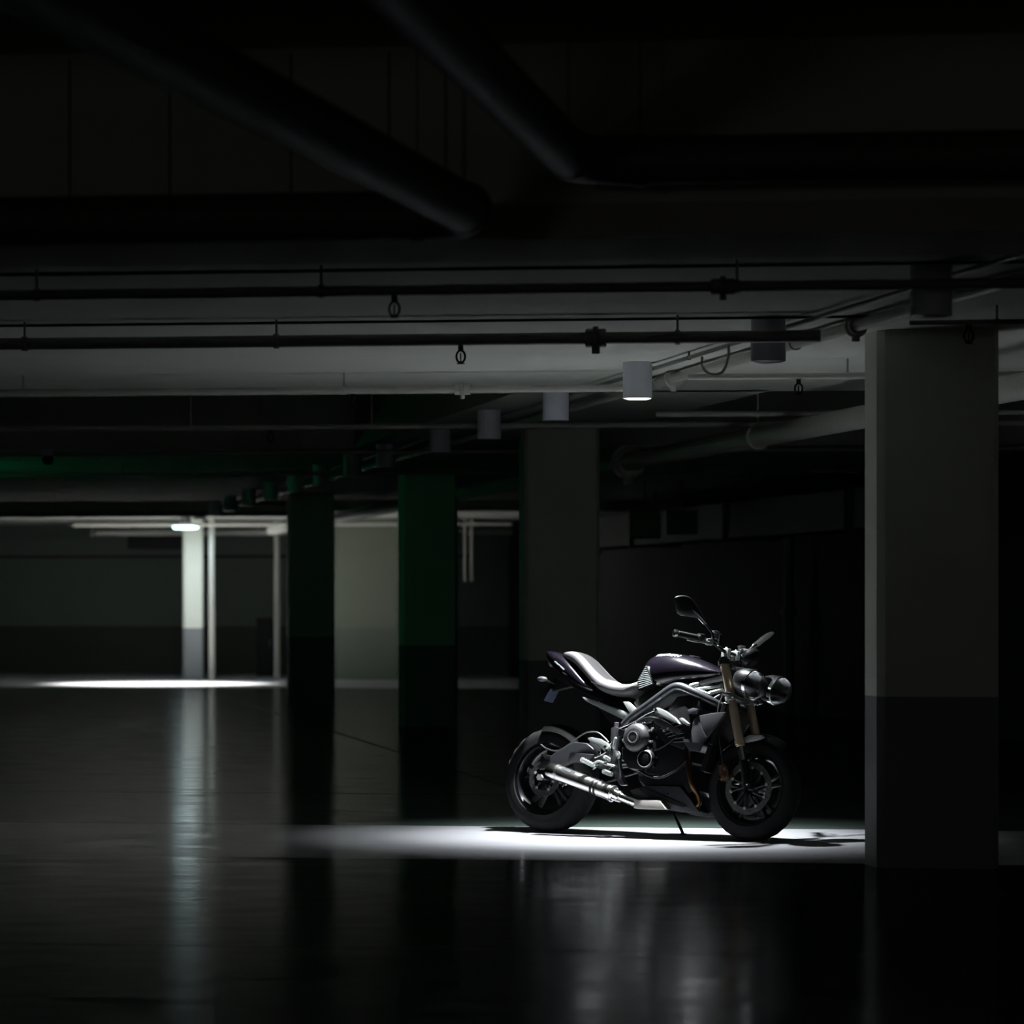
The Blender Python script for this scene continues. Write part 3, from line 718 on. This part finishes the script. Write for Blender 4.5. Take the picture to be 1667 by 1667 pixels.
# ---- tank
TK = [(.62, .940, 1.015, .045, 2.2), (.635, .905, 1.045, .075, 2.3), (.67, .875, 1.068, .105, 2.4), (.73, .858, 1.084, .13, 2.4), (.80, .856, 1.090, .148, 2.3), (.88, .866, 1.080, .152, 2.3),
     (.96, .882, 1.062, .145, 2.3), (1.04, .905, 1.035, .125, 2.3), (1.11, .93, 1.006, .10, 2.3), (1.155, .95, .985, .075, 2.2), (1.165, .955, .978, .05, 2)]
tank = loft('fuel_tank', TK, M['paint'], bike, 32)
lathe('filler_cap', [(.03, 0), (.036, .002), (.036, .008), (.03, .011), (.012, .012)], (.93, 0, 1.063), (.15, 0, 1), M['blackmetal'], tank, 28)
for s in (-1, 1):
    # ribbed knee pad behind tank side
    pts = [T(u, v, -.118) for u, v in ((805, 458), (762, 535), (765, 590), (795, 592), (848, 560), (835, 520))]
    bm = bmesh.new(); add_prism(bm, [(p.x, s*.085, p.z) for p in pts], (0, s*.035, 0)); bevel(bm, .004, 2); kp = finish('knee_panel', bm, M['black'], bike, True, 35)
    bm = bmesh.new()
    for k in range(11):
        t = .08+.84*k/10
        p = pts[0].lerp(pts[1], t/.6) if t < .6 else pts[1].lerp(pts[2], (t-.6)/.4)
        q = pts[0].lerp(pts[5], t/.55) if t < .55 else pts[5].lerp(pts[4], (t-.55)/.45)
        add_tube(bm, [(p.x+.008, s*.1205, p.z), (q.x-.008, s*.1205, q.z)], .0019, 6)
    finish('knee_rib', bm, M['sub'], kp)
# fairing between tank and frame (air box cover), dark
plate('airbox_cover', [(800, 585), (860, 575), (1010, 560), (1040, 570), (940, 600), (760, 690), (730, 650)], -.09, .09, M['black'], bev=.01, ref=-.11)
# lettering
def letters(txt, size, m, parent, place):
    cu = bpy.data.curves.new('t', 'FONT'); cu.body = txt; cu.size = size; cu.extrude = .0012; cu.shear = .3; cu.align_x = 'CENTER'; cu.align_y = 'CENTER'; cu.offset = size*.015
    to = bpy.data.objects.new('t', cu); me = bpy.data.meshes.new_from_object(to); bpy.data.objects.remove(to)
    bm = bmesh.new(); bm.from_mesh(me); place(bm); return finish('lettering', bm, m, parent)
def wrap_tank(side):
    def f(bm):
        # stretch letters round the tank's shoulder, reading along it
        S = TK
        for v in bm.verts:
            x = .80+side*v.co.x; a = math.radians(50)+v.co.y/.13
            for s0, s1 in zip(S, S[1:]):
                if s0[0] <= x <= s1[0]: t = (x-s0[0])/(s1[0]-s0[0]); z0, z1, wd, e = [s0[i]*(1-t)+s1[i]*t for i in (1, 2, 3, 4)]
            off = .002+v.co.z
            c, s = math.cos(a), math.sin(a)
            v.co = (x, -side*(wd*abs(c)**(2/e)*1.0+off*c), (z0+z1)/2+(z1-z0)/2*abs(s)**(2/e)+off*s)
    return f
for side in (1, -1): letters('TRIUMPH', .042, M['white'], tank, wrap_tank(side))

# ---- seat and tail
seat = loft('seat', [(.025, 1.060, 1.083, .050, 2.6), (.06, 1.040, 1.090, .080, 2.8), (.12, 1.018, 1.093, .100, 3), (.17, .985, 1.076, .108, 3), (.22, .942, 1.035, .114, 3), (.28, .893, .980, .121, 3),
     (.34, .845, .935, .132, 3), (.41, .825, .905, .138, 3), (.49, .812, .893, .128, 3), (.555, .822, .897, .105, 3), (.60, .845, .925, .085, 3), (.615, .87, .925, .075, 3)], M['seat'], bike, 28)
for s in (-1, 1):
    tube('seat_seam', [(.30, s*.128, .895), (.40, s*.1385, .872), (.49, s*.130, .858), (.60, s*.087, .885)], .0018, M['matte'], seat, 6, 5)
tail = loft('tail_cowl', [(-.112, 1.078, 1.094, .022, 2.2), (-.09, 1.045, 1.097, .05, 2.4), (-.05, 1.00, 1.094, .078, 2.6), (.0, .965, 1.083, .094, 2.8), (.06, .93, 1.058, .106, 3), (.12, .897, 1.015, .113, 3), (.19, .86, .955, .116, 3),
     (.25, .845, .90, .114, 2.8), (.29, .845, .875, .10, 2.4)], M['paint'], bike, 28)
def wrap_tail(side):
    def f(bm):
        for v in bm.verts:
            x = .048+side*v.co.x; z = .995-(side*v.co.x)*.62+v.co.y*.9; v.co = (x, -side*(.1045+(x-.048)*.12+v.co.z), z)
    return f
for side in (1, -1): letters('STREET TRIPLE', .0125, M['white'], tail, wrap_tail(side))
lathe('tail_light', [(.01, -.03), (.03, -.02), (.035, 0), (.03, .012), (.01, .018)], (-.075, 0, 1.03), (-1, 0, -.2), M['amber'], tail, 20)
bm = bmesh.new(); add_prism(bm, [(-.02, -.045, .955), (.0, -.045, .92), (.30, -.045, .80), (.52, -.045, .77), (.52, -.045, .84), (.30, -.045, .87), (.1, -.045, .95)], (0, .09, 0)); bevel(bm, .008, 2)
finish('undertail', bm, M['black'], bike, True, 40)
bm = bmesh.new(); add_prism(bm, [(-.03, -.02, .93), (.08, -.02, .90), (.09, -.02, .88), (-.06, -.02, .845), (-.10, -.02, .86)], (0, .04, 0)); bevel(bm, .005, 2)
hg = finish('plate_hanger', bm, M['black'], bike, True, 40)
pp = T(298, 617, 0); bm = bmesh.new(); add_box(bm, (pp.x+.02, 0, pp.z), (.006, .10, .085), Matrix.Rotation(.5, 3, 'Y')); bevel(bm, .002, 1); finish('number_plate', bm, M['plate'], hg)
for s in (-1, 1):
    c = Vector((-.035, s*.15, .905)); bm = bmesh.new()
    bmesh.ops.create_uvsphere(bm, u_segments=18, v_segments=12, radius=1, matrix=Matrix.Translation(c) @ Matrix.Diagonal((.034, .026, .017, 1)))
    sg = finish('rear_turn_signal', bm, M['amber'], bike, True); tube('signal_stem', [(-.03, s*.015, .895), c-Vector((0, s*.02, 0))], .006, M['black'], sg, 8)
    c = Vector((1.28, s*.185, .83)); bm = bmesh.new()
    bmesh.ops.create_uvsphere(bm, u_segments=18, v_segments=12, radius=1, matrix=Matrix.Translation(c) @ Matrix.Diagonal((.028, .026, .016, 1)))
    sg = finish('front_turn_signal', bm, M['amber'], bike, True); tube('signal_stem', [(1.25, s*.10, .83), c-Vector((0, s*.02, 0))], .006, M['black'], sg, 8)

# ---- frame
for s in (1, -1):
    def q(u, v, y): p = T(u, v, y); return Vector((p.x, s*p.y, p.z))
    tube('frame_spar', [q(1205, 672, -.06), q(1140, 640, -.11), q(1050, 596, -.145), q(985, 570, -.15), q(940, 580, -.15), q(880, 622, -.148), q(800, 680, -.14), q(735, 725, -.135), q(690, 770, -.13)],
         [.021, .024, .025, .025, .026, .026, .025, .024, .022], M['frame'], bike, 18, 6)
    tube('frame_tube', [q(1205, 525, -.045), q(1120, 545, -.085), q(1035, 568, -.135)], [.017, .015, .013], M['sub'], bike, 16, 6)
    bm = bmesh.new(); add_tube(bm, [q(1078, 557, -.105), q(1090, 553, -.10)], .0175, 16); finish('tube_collar', bm, M['blackmetal'], bike, True, 40)
    tube('frame_brace', [q(1060, 585, -.13), q(1195, 568, -.06)], .009, M['sub'], bike, 12)
    tube('frame_brace', [q(1135, 606, -.10), q(1210, 585, -.05)], .012, M['sub'], bike, 12)
    tube('frame_brace', [q(1070, 583, -.125), q(1140, 610, -.11)], .007, M['sub'], bike, 12)
    tube('frame_brace', [q(1150, 640, -.11), q(1208, 605, -.05)], .008, M['frame'], bike, 12)
    # subframe
    pts = [q(u, v, -.105) for u, v in ((470, 622), (560, 650), (640, 680), (738, 712), (745, 735), (700, 748), (600, 700), (490, 645))]
    bm = bmesh.new(); add_prism(bm, pts, (0, s*.035, 0)); bevel(bm, .006, 2); finish('subframe_rail', bm, M['sub'], bike, True, 35)
    pts = [q(u, v, -.11) for u, v in ((685, 648), (712, 648), (768, 700), (765, 722), (735, 728), (722, 712))]
    bm = bmesh.new(); add_prism(bm, pts, (0, s*.03, 0)); bevel(bm, .005, 2); sf = finish('subframe_strut', bm, M['sub'], bike, True, 35)
    p = q(740, 706, -.115); tube('frame_bolt', [p, p+Vector((0, -s*.008, 0))], .009, M['chrome'], sf, 12)
    # pivot plate
    pts = [q(u, v, -.12) for u, v in ((645, 790), (665, 782), (718, 805), (690, 850), (680, 900), (684, 1000), (700, 1050), (715, 1085), (690, 1090), (655, 1030), (645, 950), (640, 870))]
    bm = bmesh.new(); add_prism(bm, pts, (0, -s*.045, 0)); bevel(bm, .006, 2); pv = finish('pivot_plate', bm, M['frame'], bike, True, 35)
    p = q(657, 928, -.166)
    bm = bmesh.new(); add_tube(bm, [p, p+Vector((0, -s*.010, 0))], .024, 24); add_tube(bm, [p, p+Vector((0, -s*.014, 0))], .012, 6); finish('pivot_nut', bm, M['sub'], pv, True, 40)
    # swingarm
    pts = [q(u, v, -.115) for u, v in ((235, 985), (262, 965), (300, 935), (360, 895), (430, 858), (495, 864), (530, 890), (568, 925), (640, 925), (640, 968), (560, 975), (430, 965), (380, 985), (300, 1000), (250, 1005))]
    bm = bmesh.new(); add_prism(bm, pts, (0, s*.035, 0)); bevel(bm, .010, 3); sa = finish('swingarm', bm, M['frame'], bike, True, 35)
    pts = [q(u, v, -.118) for u, v in ((412, 912), (540, 925), (500, 965), (400, 965))]
    bm = bmesh.new(); add_prism(bm, pts, (0, -s*.006, 0)); bevel(bm, .003, 1); finish('swingarm_panel', bm, M['pan'], sa, True, 35)
    p = Vector((0, -s*.125, .315)); bm = bmesh.new(); add_tube(bm, [p, p+Vector((0, -s*.018, 0))], .020, 6); finish('axle_nut', bm, M['sub'], sa, True, 40)
tube('rear_axle', [(0, -.12, .315), (0, .12, .315)], .012, M['chrome'], bike, 14)
bm = bmesh.new(); add_box(bm, (.015, -.088, .43), (.085, .04, .05), Matrix.Rotation(.2, 3, 'Y')); add_box(bm, (.02, -.108, .43), (.06, .02, .035)); add_tube(bm, [(.0, -.10, .43), (.0, -.125, .43)], .014, 12); bevel(bm, .005, 2)
finish('rear_caliper', bm, M['blackmetal'], bike, True, 40)
ttube('rear_brake_hose', [(258, 872, -.12), (290, 895, -.13), (345, 905, -.135), (400, 875, -.135), (460, 830, -.13), (505, 808, -.13), (555, 810, -.13), (598, 845, -.135), (625, 880, -.14)], .0045, M['disc'])
# rear hugger over the tyre
bm = bmesh.new(); rows = []
for i in range(19):
    a = math.radians(100-75*i/18); row = []
    for jv in range(13):
        b = (jv/12-.5)*2; rad = .336-.055*abs(b)**2.2; row.append(bm.verts.new((rad*math.cos(a), .098*b, .315+rad*math.sin(a))))
    rows.append(row)
for a_, b_ in zip(rows, rows[1:]):
    for q_ in range(12): bm.faces.new((a_[q_], a_[q_+1], b_[q_+1], b_[q_]))
bmesh.ops.solidify(bm, geom=bm.faces[:], thickness=.003); finish('rear_hugger', bm, M['hugger'], bike, True, 50)

# ---- engine
eng = plate('engine_block', [(690, 800), (735, 775), (860, 770), (960, 830), (1010, 880), (1018, 960), (960, 1010), (890, 1040), (800, 1025), (720, 1000), (690, 920)], -.15, .15, M['blackmetal'], bev=.015)
cyl = plate('cylinder_block', [(850, 720), (1010, 665), (1045, 700), (1035, 860), (1000, 900), (900, 860), (850, 800)], -.165, .165, M['blackmetal'], bev=.012)
bm = bmesh.new()
for k in range(6):
    p = T(880+14*k, 790+14*k, -.168); q_ = T(985+6*k, 745+22*k, -.168); add_tube(bm, [p, q_], .003, 6)
finish('cooling_fin', bm, M['engine'], cyl)
cc = T(768, 840, -.15)
clu = lathe('clutch_cover', [(.088, 0), (.090, -.012), (.086, -.03), (.078, -.045), (.066, -.056), (.05, -.060), (.049, -.056), (.046, -.056), (.045, -.064), (.02, -.067), (.004, -.067)][::-1], cc, (0, 1, 0), M['engine'], bike, 56)
for k in range(9):
    a = 2*PI*k/9+.5; p = cc+Vector((.094*math.cos(a), 0, .094*math.sin(a)))
    bm = bmesh.new(); add_tube(bm, [p, p+Vector((0, -.018, 0))], .009, 12); add_tube(bm, [p+Vector((0, -.018, 0)), p+Vector((0, -.026, 0))], .0055, 6); finish('cover_bolt', bm, M['sub'], clu, True, 40)
lathe('emblem_ring', [(.030, -.0685), (.034, -.0685), (.034, -.066), (.030, -.066)], cc, (0, 1, 0), M['sub'], clu, 40, True)
plate('engine_side_case', [(695, 890), (730, 900), (810, 900), (830, 880), (850, 940), (800, 1010), (730, 1000), (698, 950)], -.185, -.14, M['blackmetal'], bev=.008, ref=-.15)
ca = T(815, 950, -.16)
alt = lathe('crank_cover', [(.058, 0), (.060, -.012), (.055, -.028), (.045, -.036), (.043, -.030), (.030, -.030), (.028, -.038), (.004, -.040)][::-1], ca, (0, 1, 0), M['blackmetal'], bike, 44)
lathe('cover_ring', [(.046, -.036), (.050, -.034), (.050, -.031), (.046, -.031)], ca, (0, 1, 0), M['sub'], alt, 44, True)
for k in range(7):
    a = 2*PI*k/7+.2; p = ca+Vector((.064*math.cos(a), 0, .064*math.sin(a))); bm = bmesh.new(); add_tube(bm, [p, p+Vector((0, -.012, 0))], .007, 10); finish('cover_bolt', bm, M['engine'], alt, True, 40)
ttube('coolant_hose', [(770, 1005, -.17), (820, 1035, -.175), (880, 1045, -.175), (950, 1015, -.17), (1015, 955, -.15)], .008, M['black'])
ttube('coolant_hose', [(850, 905, -.17), (900, 880, -.175), (960, 835, -.172), (1000, 800, -.15)], .006, M['black'])
plate('engine_mount_blade', [(850, 688), (872, 680), (910, 697), (960, 732), (990, 768), (945, 752), (890, 724), (856, 704)], -.200, -.170, M['sub'], bev=.004, ref=-.185)
p = T(862, 692, -.2); tube('mount_bolt', [p, p+Vector((0, -.01, 0))], .010, M['chrome'], bike, 12)
plate('engine_mount_cap', [(978, 736), (992, 732), (1028, 762), (1024, 774), (1000, 762)], -.19, -.165, M['sub'], bev=.003)
plate('throttle_cover', [(968, 622), (1040, 612), (1085, 640), (1090, 690), (1030, 690), (935, 700), (920, 690)], -.155, -.12, M['black'], bev=.006)
plate('intake_scoop', [(1022, 690), (1050, 680), (1075, 686), (1066, 712), (1030, 712)], -.175, -.15, M['amber'], bev=.005)
ttube('clutch_cable', [(665, 788, -.165), (740, 755, -.17), (800, 718, -.175), (855, 692, -.18)], .0045, M['chrome'], smooth=5)
ttube('wiring_loom', [(735, 775, -.15), (800, 735, -.155), (860, 735, -.16), (900, 760, -.17), (940, 805, -.17)], .006, M['matte'])
for k, (u, v) in enumerate(((880, 755), (925, 790), (955, 815), (905, 800), (870, 835), (845, 790))):
    p = T(u, v, -.168); tube('engine_bolt', [p, p+Vector((0, -.014, 0))], .008, M['sub'] if k % 2 else M['engine'], cyl, 10)
plate('coil_cover', [(845, 742), (880, 735), (950, 775), (990, 800), (975, 820), (900, 790), (850, 760)], -.178, -.155, M['engine'], bev=.006)

# ---- radiator and shroud
bm = bmesh.new(); a, b = T(1225, 700, 0), T(1130, 930, 0)
rx = Vector((1.215, 0, .66)); add_box(bm, rx, (.03, .30, .26), Matrix.Rotation(.32, 3, 'Y')); bevel(bm, .004, 1); rad = finish('radiator', bm, M['blackmetal'], bike)
bm = bmesh.new()
for k in range(24):
    add_box(bm, rx+Vector((.017, 0, 0))+Matrix.Rotation(.32, 3, 'Y') @ Vector((0, 0, -.12+.0104*k)), (.004, .28, .0035), Matrix.Rotation(.32, 3, 'Y'))
finish('radiator_fin', bm, M['engine'], rad)
for s in (1, -1):
    def q(u, v, y): p = T(u, v, y); return Vector((p.x, s*p.y, p.z))
    pts = [q(u, v, -.16) for u, v in ((1078, 722), (1145, 708), (1222, 702), (1180, 770), (1122, 835), (1100, 790))]
    bm = bmesh.new(); add_prism(bm, pts, (0, s*.02, 0)); bevel(bm, .005, 2); sh = finish('radiator_shroud', bm, M['shroud'], bike, True, 35)
    pts = [q(u, v, -.168) for u, v in ((1052, 745), (1076, 724), (1098, 790), (1121, 836), (1098, 870), (1082, 908), (1032, 905), (1004, 862), (990, 846), (1032, 848))]
    bm = bmesh.new(); add_prism(bm, pts, (0, s*.02, 0)); bevel(bm, .006, 2); finish('shroud_lower', bm, M['pan'], sh, True, 35)
    pts = [q(u, v, -.17) for u, v in ((1000, 842), (1030, 846), (1034, 860), (1008, 858))]
    bm = bmesh.new(); add_prism(bm, pts, (0, -s*.004, 0)); finish('shroud_clip', bm, M['sub'], sh)

# ---- exhaust
E0, E1 = T(302, 1002, -.20), T(640, 1130, -.175); ed = (E1-E0).normalized()
mf = tube('muffler', [E0+ed*.05, E1-ed*.02], [.047, .047], M['brushed'], bike, 40)
bm = bmesh.new(); add_lathe(bm, [(.028, .035), (.028, 0), (.040, -.004), (.047, .006), (.0485, .045), (.0485, .055), (.046, .056), (.046, .035)], E0, ed, 40); finish('muffler_end_cap', bm, M['chrome'], mf, True, 35)
bm = bmesh.new(); add_tube(bm, [E0+ed*.055, E0+ed*.062], .0500, 40); add_tube(bm, [E0+ed*.068, E0+ed*.073], .0495, 40); finish('muffler_band', bm, M['brushed'], mf, True, 35)
Lm = (E1-E0).length
for t in (.70, .755):
    bm = bmesh.new(); p = E0+ed*Lm*t; add_tube(bm, [p-ed*.006, p+ed*.006], .0505, 40); finish('muffler_strap', bm, M['black'], mf, True, 35)
bm = bmesh.new(); add_tube(bm, [E1-ed*.03, E1-ed*.01, E1+ed*.004], [.0485, .0485, .040], 40); add_tube(bm, [E1-ed*.012, E1-ed*.006], .052, 40); finish('muffler_front_ring', bm, M['chrome'], mf, True, 35)
# oval badge on the muffler
X_, Y_, Z_ = frame_from(ed); up = Vector((0, -.62, .78)); up = (up-ed*up.dot(ed)).normalized(); sd_ = ed.cross(up).normalized(); bc = E0+ed*.145
bm = bmesh.new(); vs_ = []
for q_ in range(28):
    a = 2*PI*q_/28; t_ = .050*math.cos(a); w__ = .013*math.sin(a); an = w__/.047
    vs_.append(bm.verts.new(bc+ed*t_+(up*math.cos(an)+sd_*math.sin(an))*.0484))
bm.faces.new(vs_); bmesh.ops.solidify(bm, geom=bm.faces[:], thickness=-.001); finish('muffler_badge', bm, M['frame'], mf)
tube('link_pipe', [E1-ed*.01, T(690, 1150, -.165), T(755, 1175, -.15), T(850, 1190, -.13)], [.032, .026, .025, .025], M['chrome'], bike, 24, 5)
bm = bmesh.new(); p = T(662, 1140, -.168); add_tube(bm, [p, p+ed*.018], .034, 24); add_tube(bm, [p+Vector((0, -.03, -.03)), p+Vector((.03, -.03, -.035))], .006, 8); finish('pipe_clamp', bm, M['brushed'], bike, True, 40)
for i, dy in enumerate((-.09, 0, .09)):
    tube('header_pipe', [T(1022, 880, dy-.02), T(1028, 940, dy-.03), T(1036, 1020, dy-.03), T(1052, 1090, dy-.02), T(1078, 1150, dy*.7), T(1072, 1195, dy*.5), T(1020, 1215, dy*.3)], .0195, M['copper'], bike, 18, 6)
plate('oil_sump', [(760, 1035), (900, 1045), (1015, 965), (1040, 1000), (1055, 1110), (1000, 1150), (820, 1120)], -.115, .115, M['blackmetal'], bev=.01, ref=-.115)
bm = bmesh.new(); add_box(bm, (1.135, 0, .455), (.03, .24, .15), Matrix.Rotation(.25, 3, 'Y')); bevel(bm, .004, 1); finish('oil_cooler', bm, M['blackmetal'], bike)
# belly pan
for s in (1, -1):
    def q(u, v, y): p = T(u, v, y); return Vector((p.x, s*p.y, p.z))
    pts = [q(u, v, -.135) for u, v in ((800, 1088), (985, 1090), (1088, 1226), (1000, 1226), (915, 1212), (880, 1165), (755, 1160), (720, 1110))]
    bm = bmesh.new(); add_prism(bm, pts, (0, s*.02, 0)); bevel(bm, .006, 2); bp = finish('belly_pan', bm, M['pan'], bike, True, 35)
    pts = [q(u, v, -.142) for u, v in ((762, 1100), (810, 1100), (1020, 1195), (1000, 1200), (830, 1150))]
    bm = bmesh.new(); add_prism(bm, pts, (0, -s*.003, 0)); finish('belly_pan_recess', bm, M['black'], bp)
    p = q(924, 1130, -.138); tube('pan_bolt', [p, p+Vector((0, -s*.006, 0))], .006, M['chrome'], bp, 10)
bm = bmesh.new(); a = T(1088, 1226, 0); b = T(760, 1190, 0); add_prism(bm, [(a.x-.005, -.12, a.z+.005), (b.x, -.12, b.z+.0), (b.x, -.12, b.z+.02), (a.x-.02, -.12, a.z+.03)], (0, .24, 0)); bevel(bm, .005, 1); finish('belly_pan_floor', bm, M['pan'], bike)
plate('heat_shield', [(750, 1162), (882, 1165), (916, 1210), (748, 1206)], -.185, -.135, M['heat'], bev=.006, ref=-.17)

# ---- foot pegs, brake pedal, hangers
plate('passenger_hanger', [(500, 838), (520, 833), (565, 842), (600, 862), (615, 882), (632, 905), (600, 915), (560, 880), (520, 868)], -.165, -.145, M['sub'], bev=.004)
plate('passenger_hanger', [(508, 862), (530, 858), (572, 890), (560, 930), (545, 915)], -.165, -.15, M['engine'], bev=.003)
for (u0, v0, u1, v1, nm, r_) in ((468, 948, 540, 985, 'passenger_peg', .013), (590, 935, 640, 968, 'heel_guard', .011), (585, 1012, 628, 1028, 'rider_peg', .013)):
    y0 = -.20 if nm != 'heel_guard' else -.17
    a, b = T(u0, v0, y0-.05), T(u1, v1, y0+.03); bm = bmesh.new(); add_tube(bm, [a, b], r_, 12)
    dn = (b-a).normalized()
    for k in range(5): pp = a.lerp(b, .12+.17*k); add_tube(bm, [pp-dn*.003, pp+dn*.003], r_*1.18, 12)
    finish(nm, bm, M['sub'], bike, True, 40)
plate('rider_hanger', [(600, 905), (645, 900), (655, 940), (640, 975), (600, 1010), (570, 1000), (530, 985), (520, 968), (560, 972), (600, 960)], -.18, -.165, M['engine'], bev=.003)
ttube('brake_pedal', [(645, 985, -.19), (600, 975, -.2), (560, 960, -.2), (530, 975, -.205)], .007, M['sub'])
ttube('hanger_rod', [(530, 1000, -.17), (590, 965, -.17), (640, 950, -.17)], .005, M['chrome'])
ttube('hanger_rod', [(540, 940, -.17), (585, 920, -.17), (625, 880, -.17)], .005, M['chrome'])
for (u, v) in ((568, 915), (600, 885), (625, 862), (635, 900), (560, 985), (608, 905)):
    p = T(u, v, -.17); tube('hanger_bolt', [p, p+Vector((0, -.016, 0))], .009, M['chrome'], bike, 10)
lathe('rear_master_cylinder', [(.010, 0), (.012, .004), (.012, .07), (.006, .075)], T(640, 900, -.16), (.1, 0, 1), M['sub'], bike, 14)
lathe('reservoir_cup', [(.012, 0), (.015, .003), (.015, .035), (.010, .038)], T(652, 790, -.14), (0, 0, 1), M['amber'], bike, 16)
# monoshock and hidden middle
tube('shock_absorber', [(.44, 0, .72), (.50, 0, .42)], .03, M['blackmetal'], bike, 16)
bm = bmesh.new(); pts = []
for k in range(97):
    a = 2*PI*k/14; t = k/96; pts.append((.44+.06*t+.04*math.cos(a), .04*math.sin(a), .70-.26*t))
add_tube(bm, pts, .005, 6); finish('shock_spring', bm, M['sub'], bike, True, 40)
plate('battery_box', [(600, 650), (690, 650), (740, 740), (700, 790), (655, 770), (600, 700)], -.075, .075, M['black'], bev=.006, ref=0)
lathe('front_sprocket', [(.035, -.004), (.035, .004)], (.60, .13, .45), (0, 1, 0), M['engine'], bike, 24)
lathe('rear_sprocket', [(.06, -.003), (.10, -.003), (.10, .003), (.06, .003)], (0, .098, .315), (0, 1, 0), M['engine'], bike, 48, True)
tube('drive_chain', [(.60, .13, .485), (.3, .115, .45), (0, .10, .415)], .007, M['engine'], bike, 8)
tube('drive_chain', [(.60, .13, .415), (.3, .115, .32), (0, .10, .215)], .007, M['engine'], bike, 8)
# side stand down on the far side: foot touches the floor
ft = Vector((.80, .245, .245*math.tan(LAM)+.004)); top = T(955, 1235, .12)
ss = tube('side_stand', [top, top.lerp(ft, .5), ft], [.011, .010, .009], M['black'], bike, 12)
lathe('stand_foot', [(.02, -.001), (.022, .003), (.02, .008)], ft-Vector((0, 0, .003)), zl*0+Vector((0, -math.sin(LAM), math.cos(LAM))), M['black'], ss, 16)
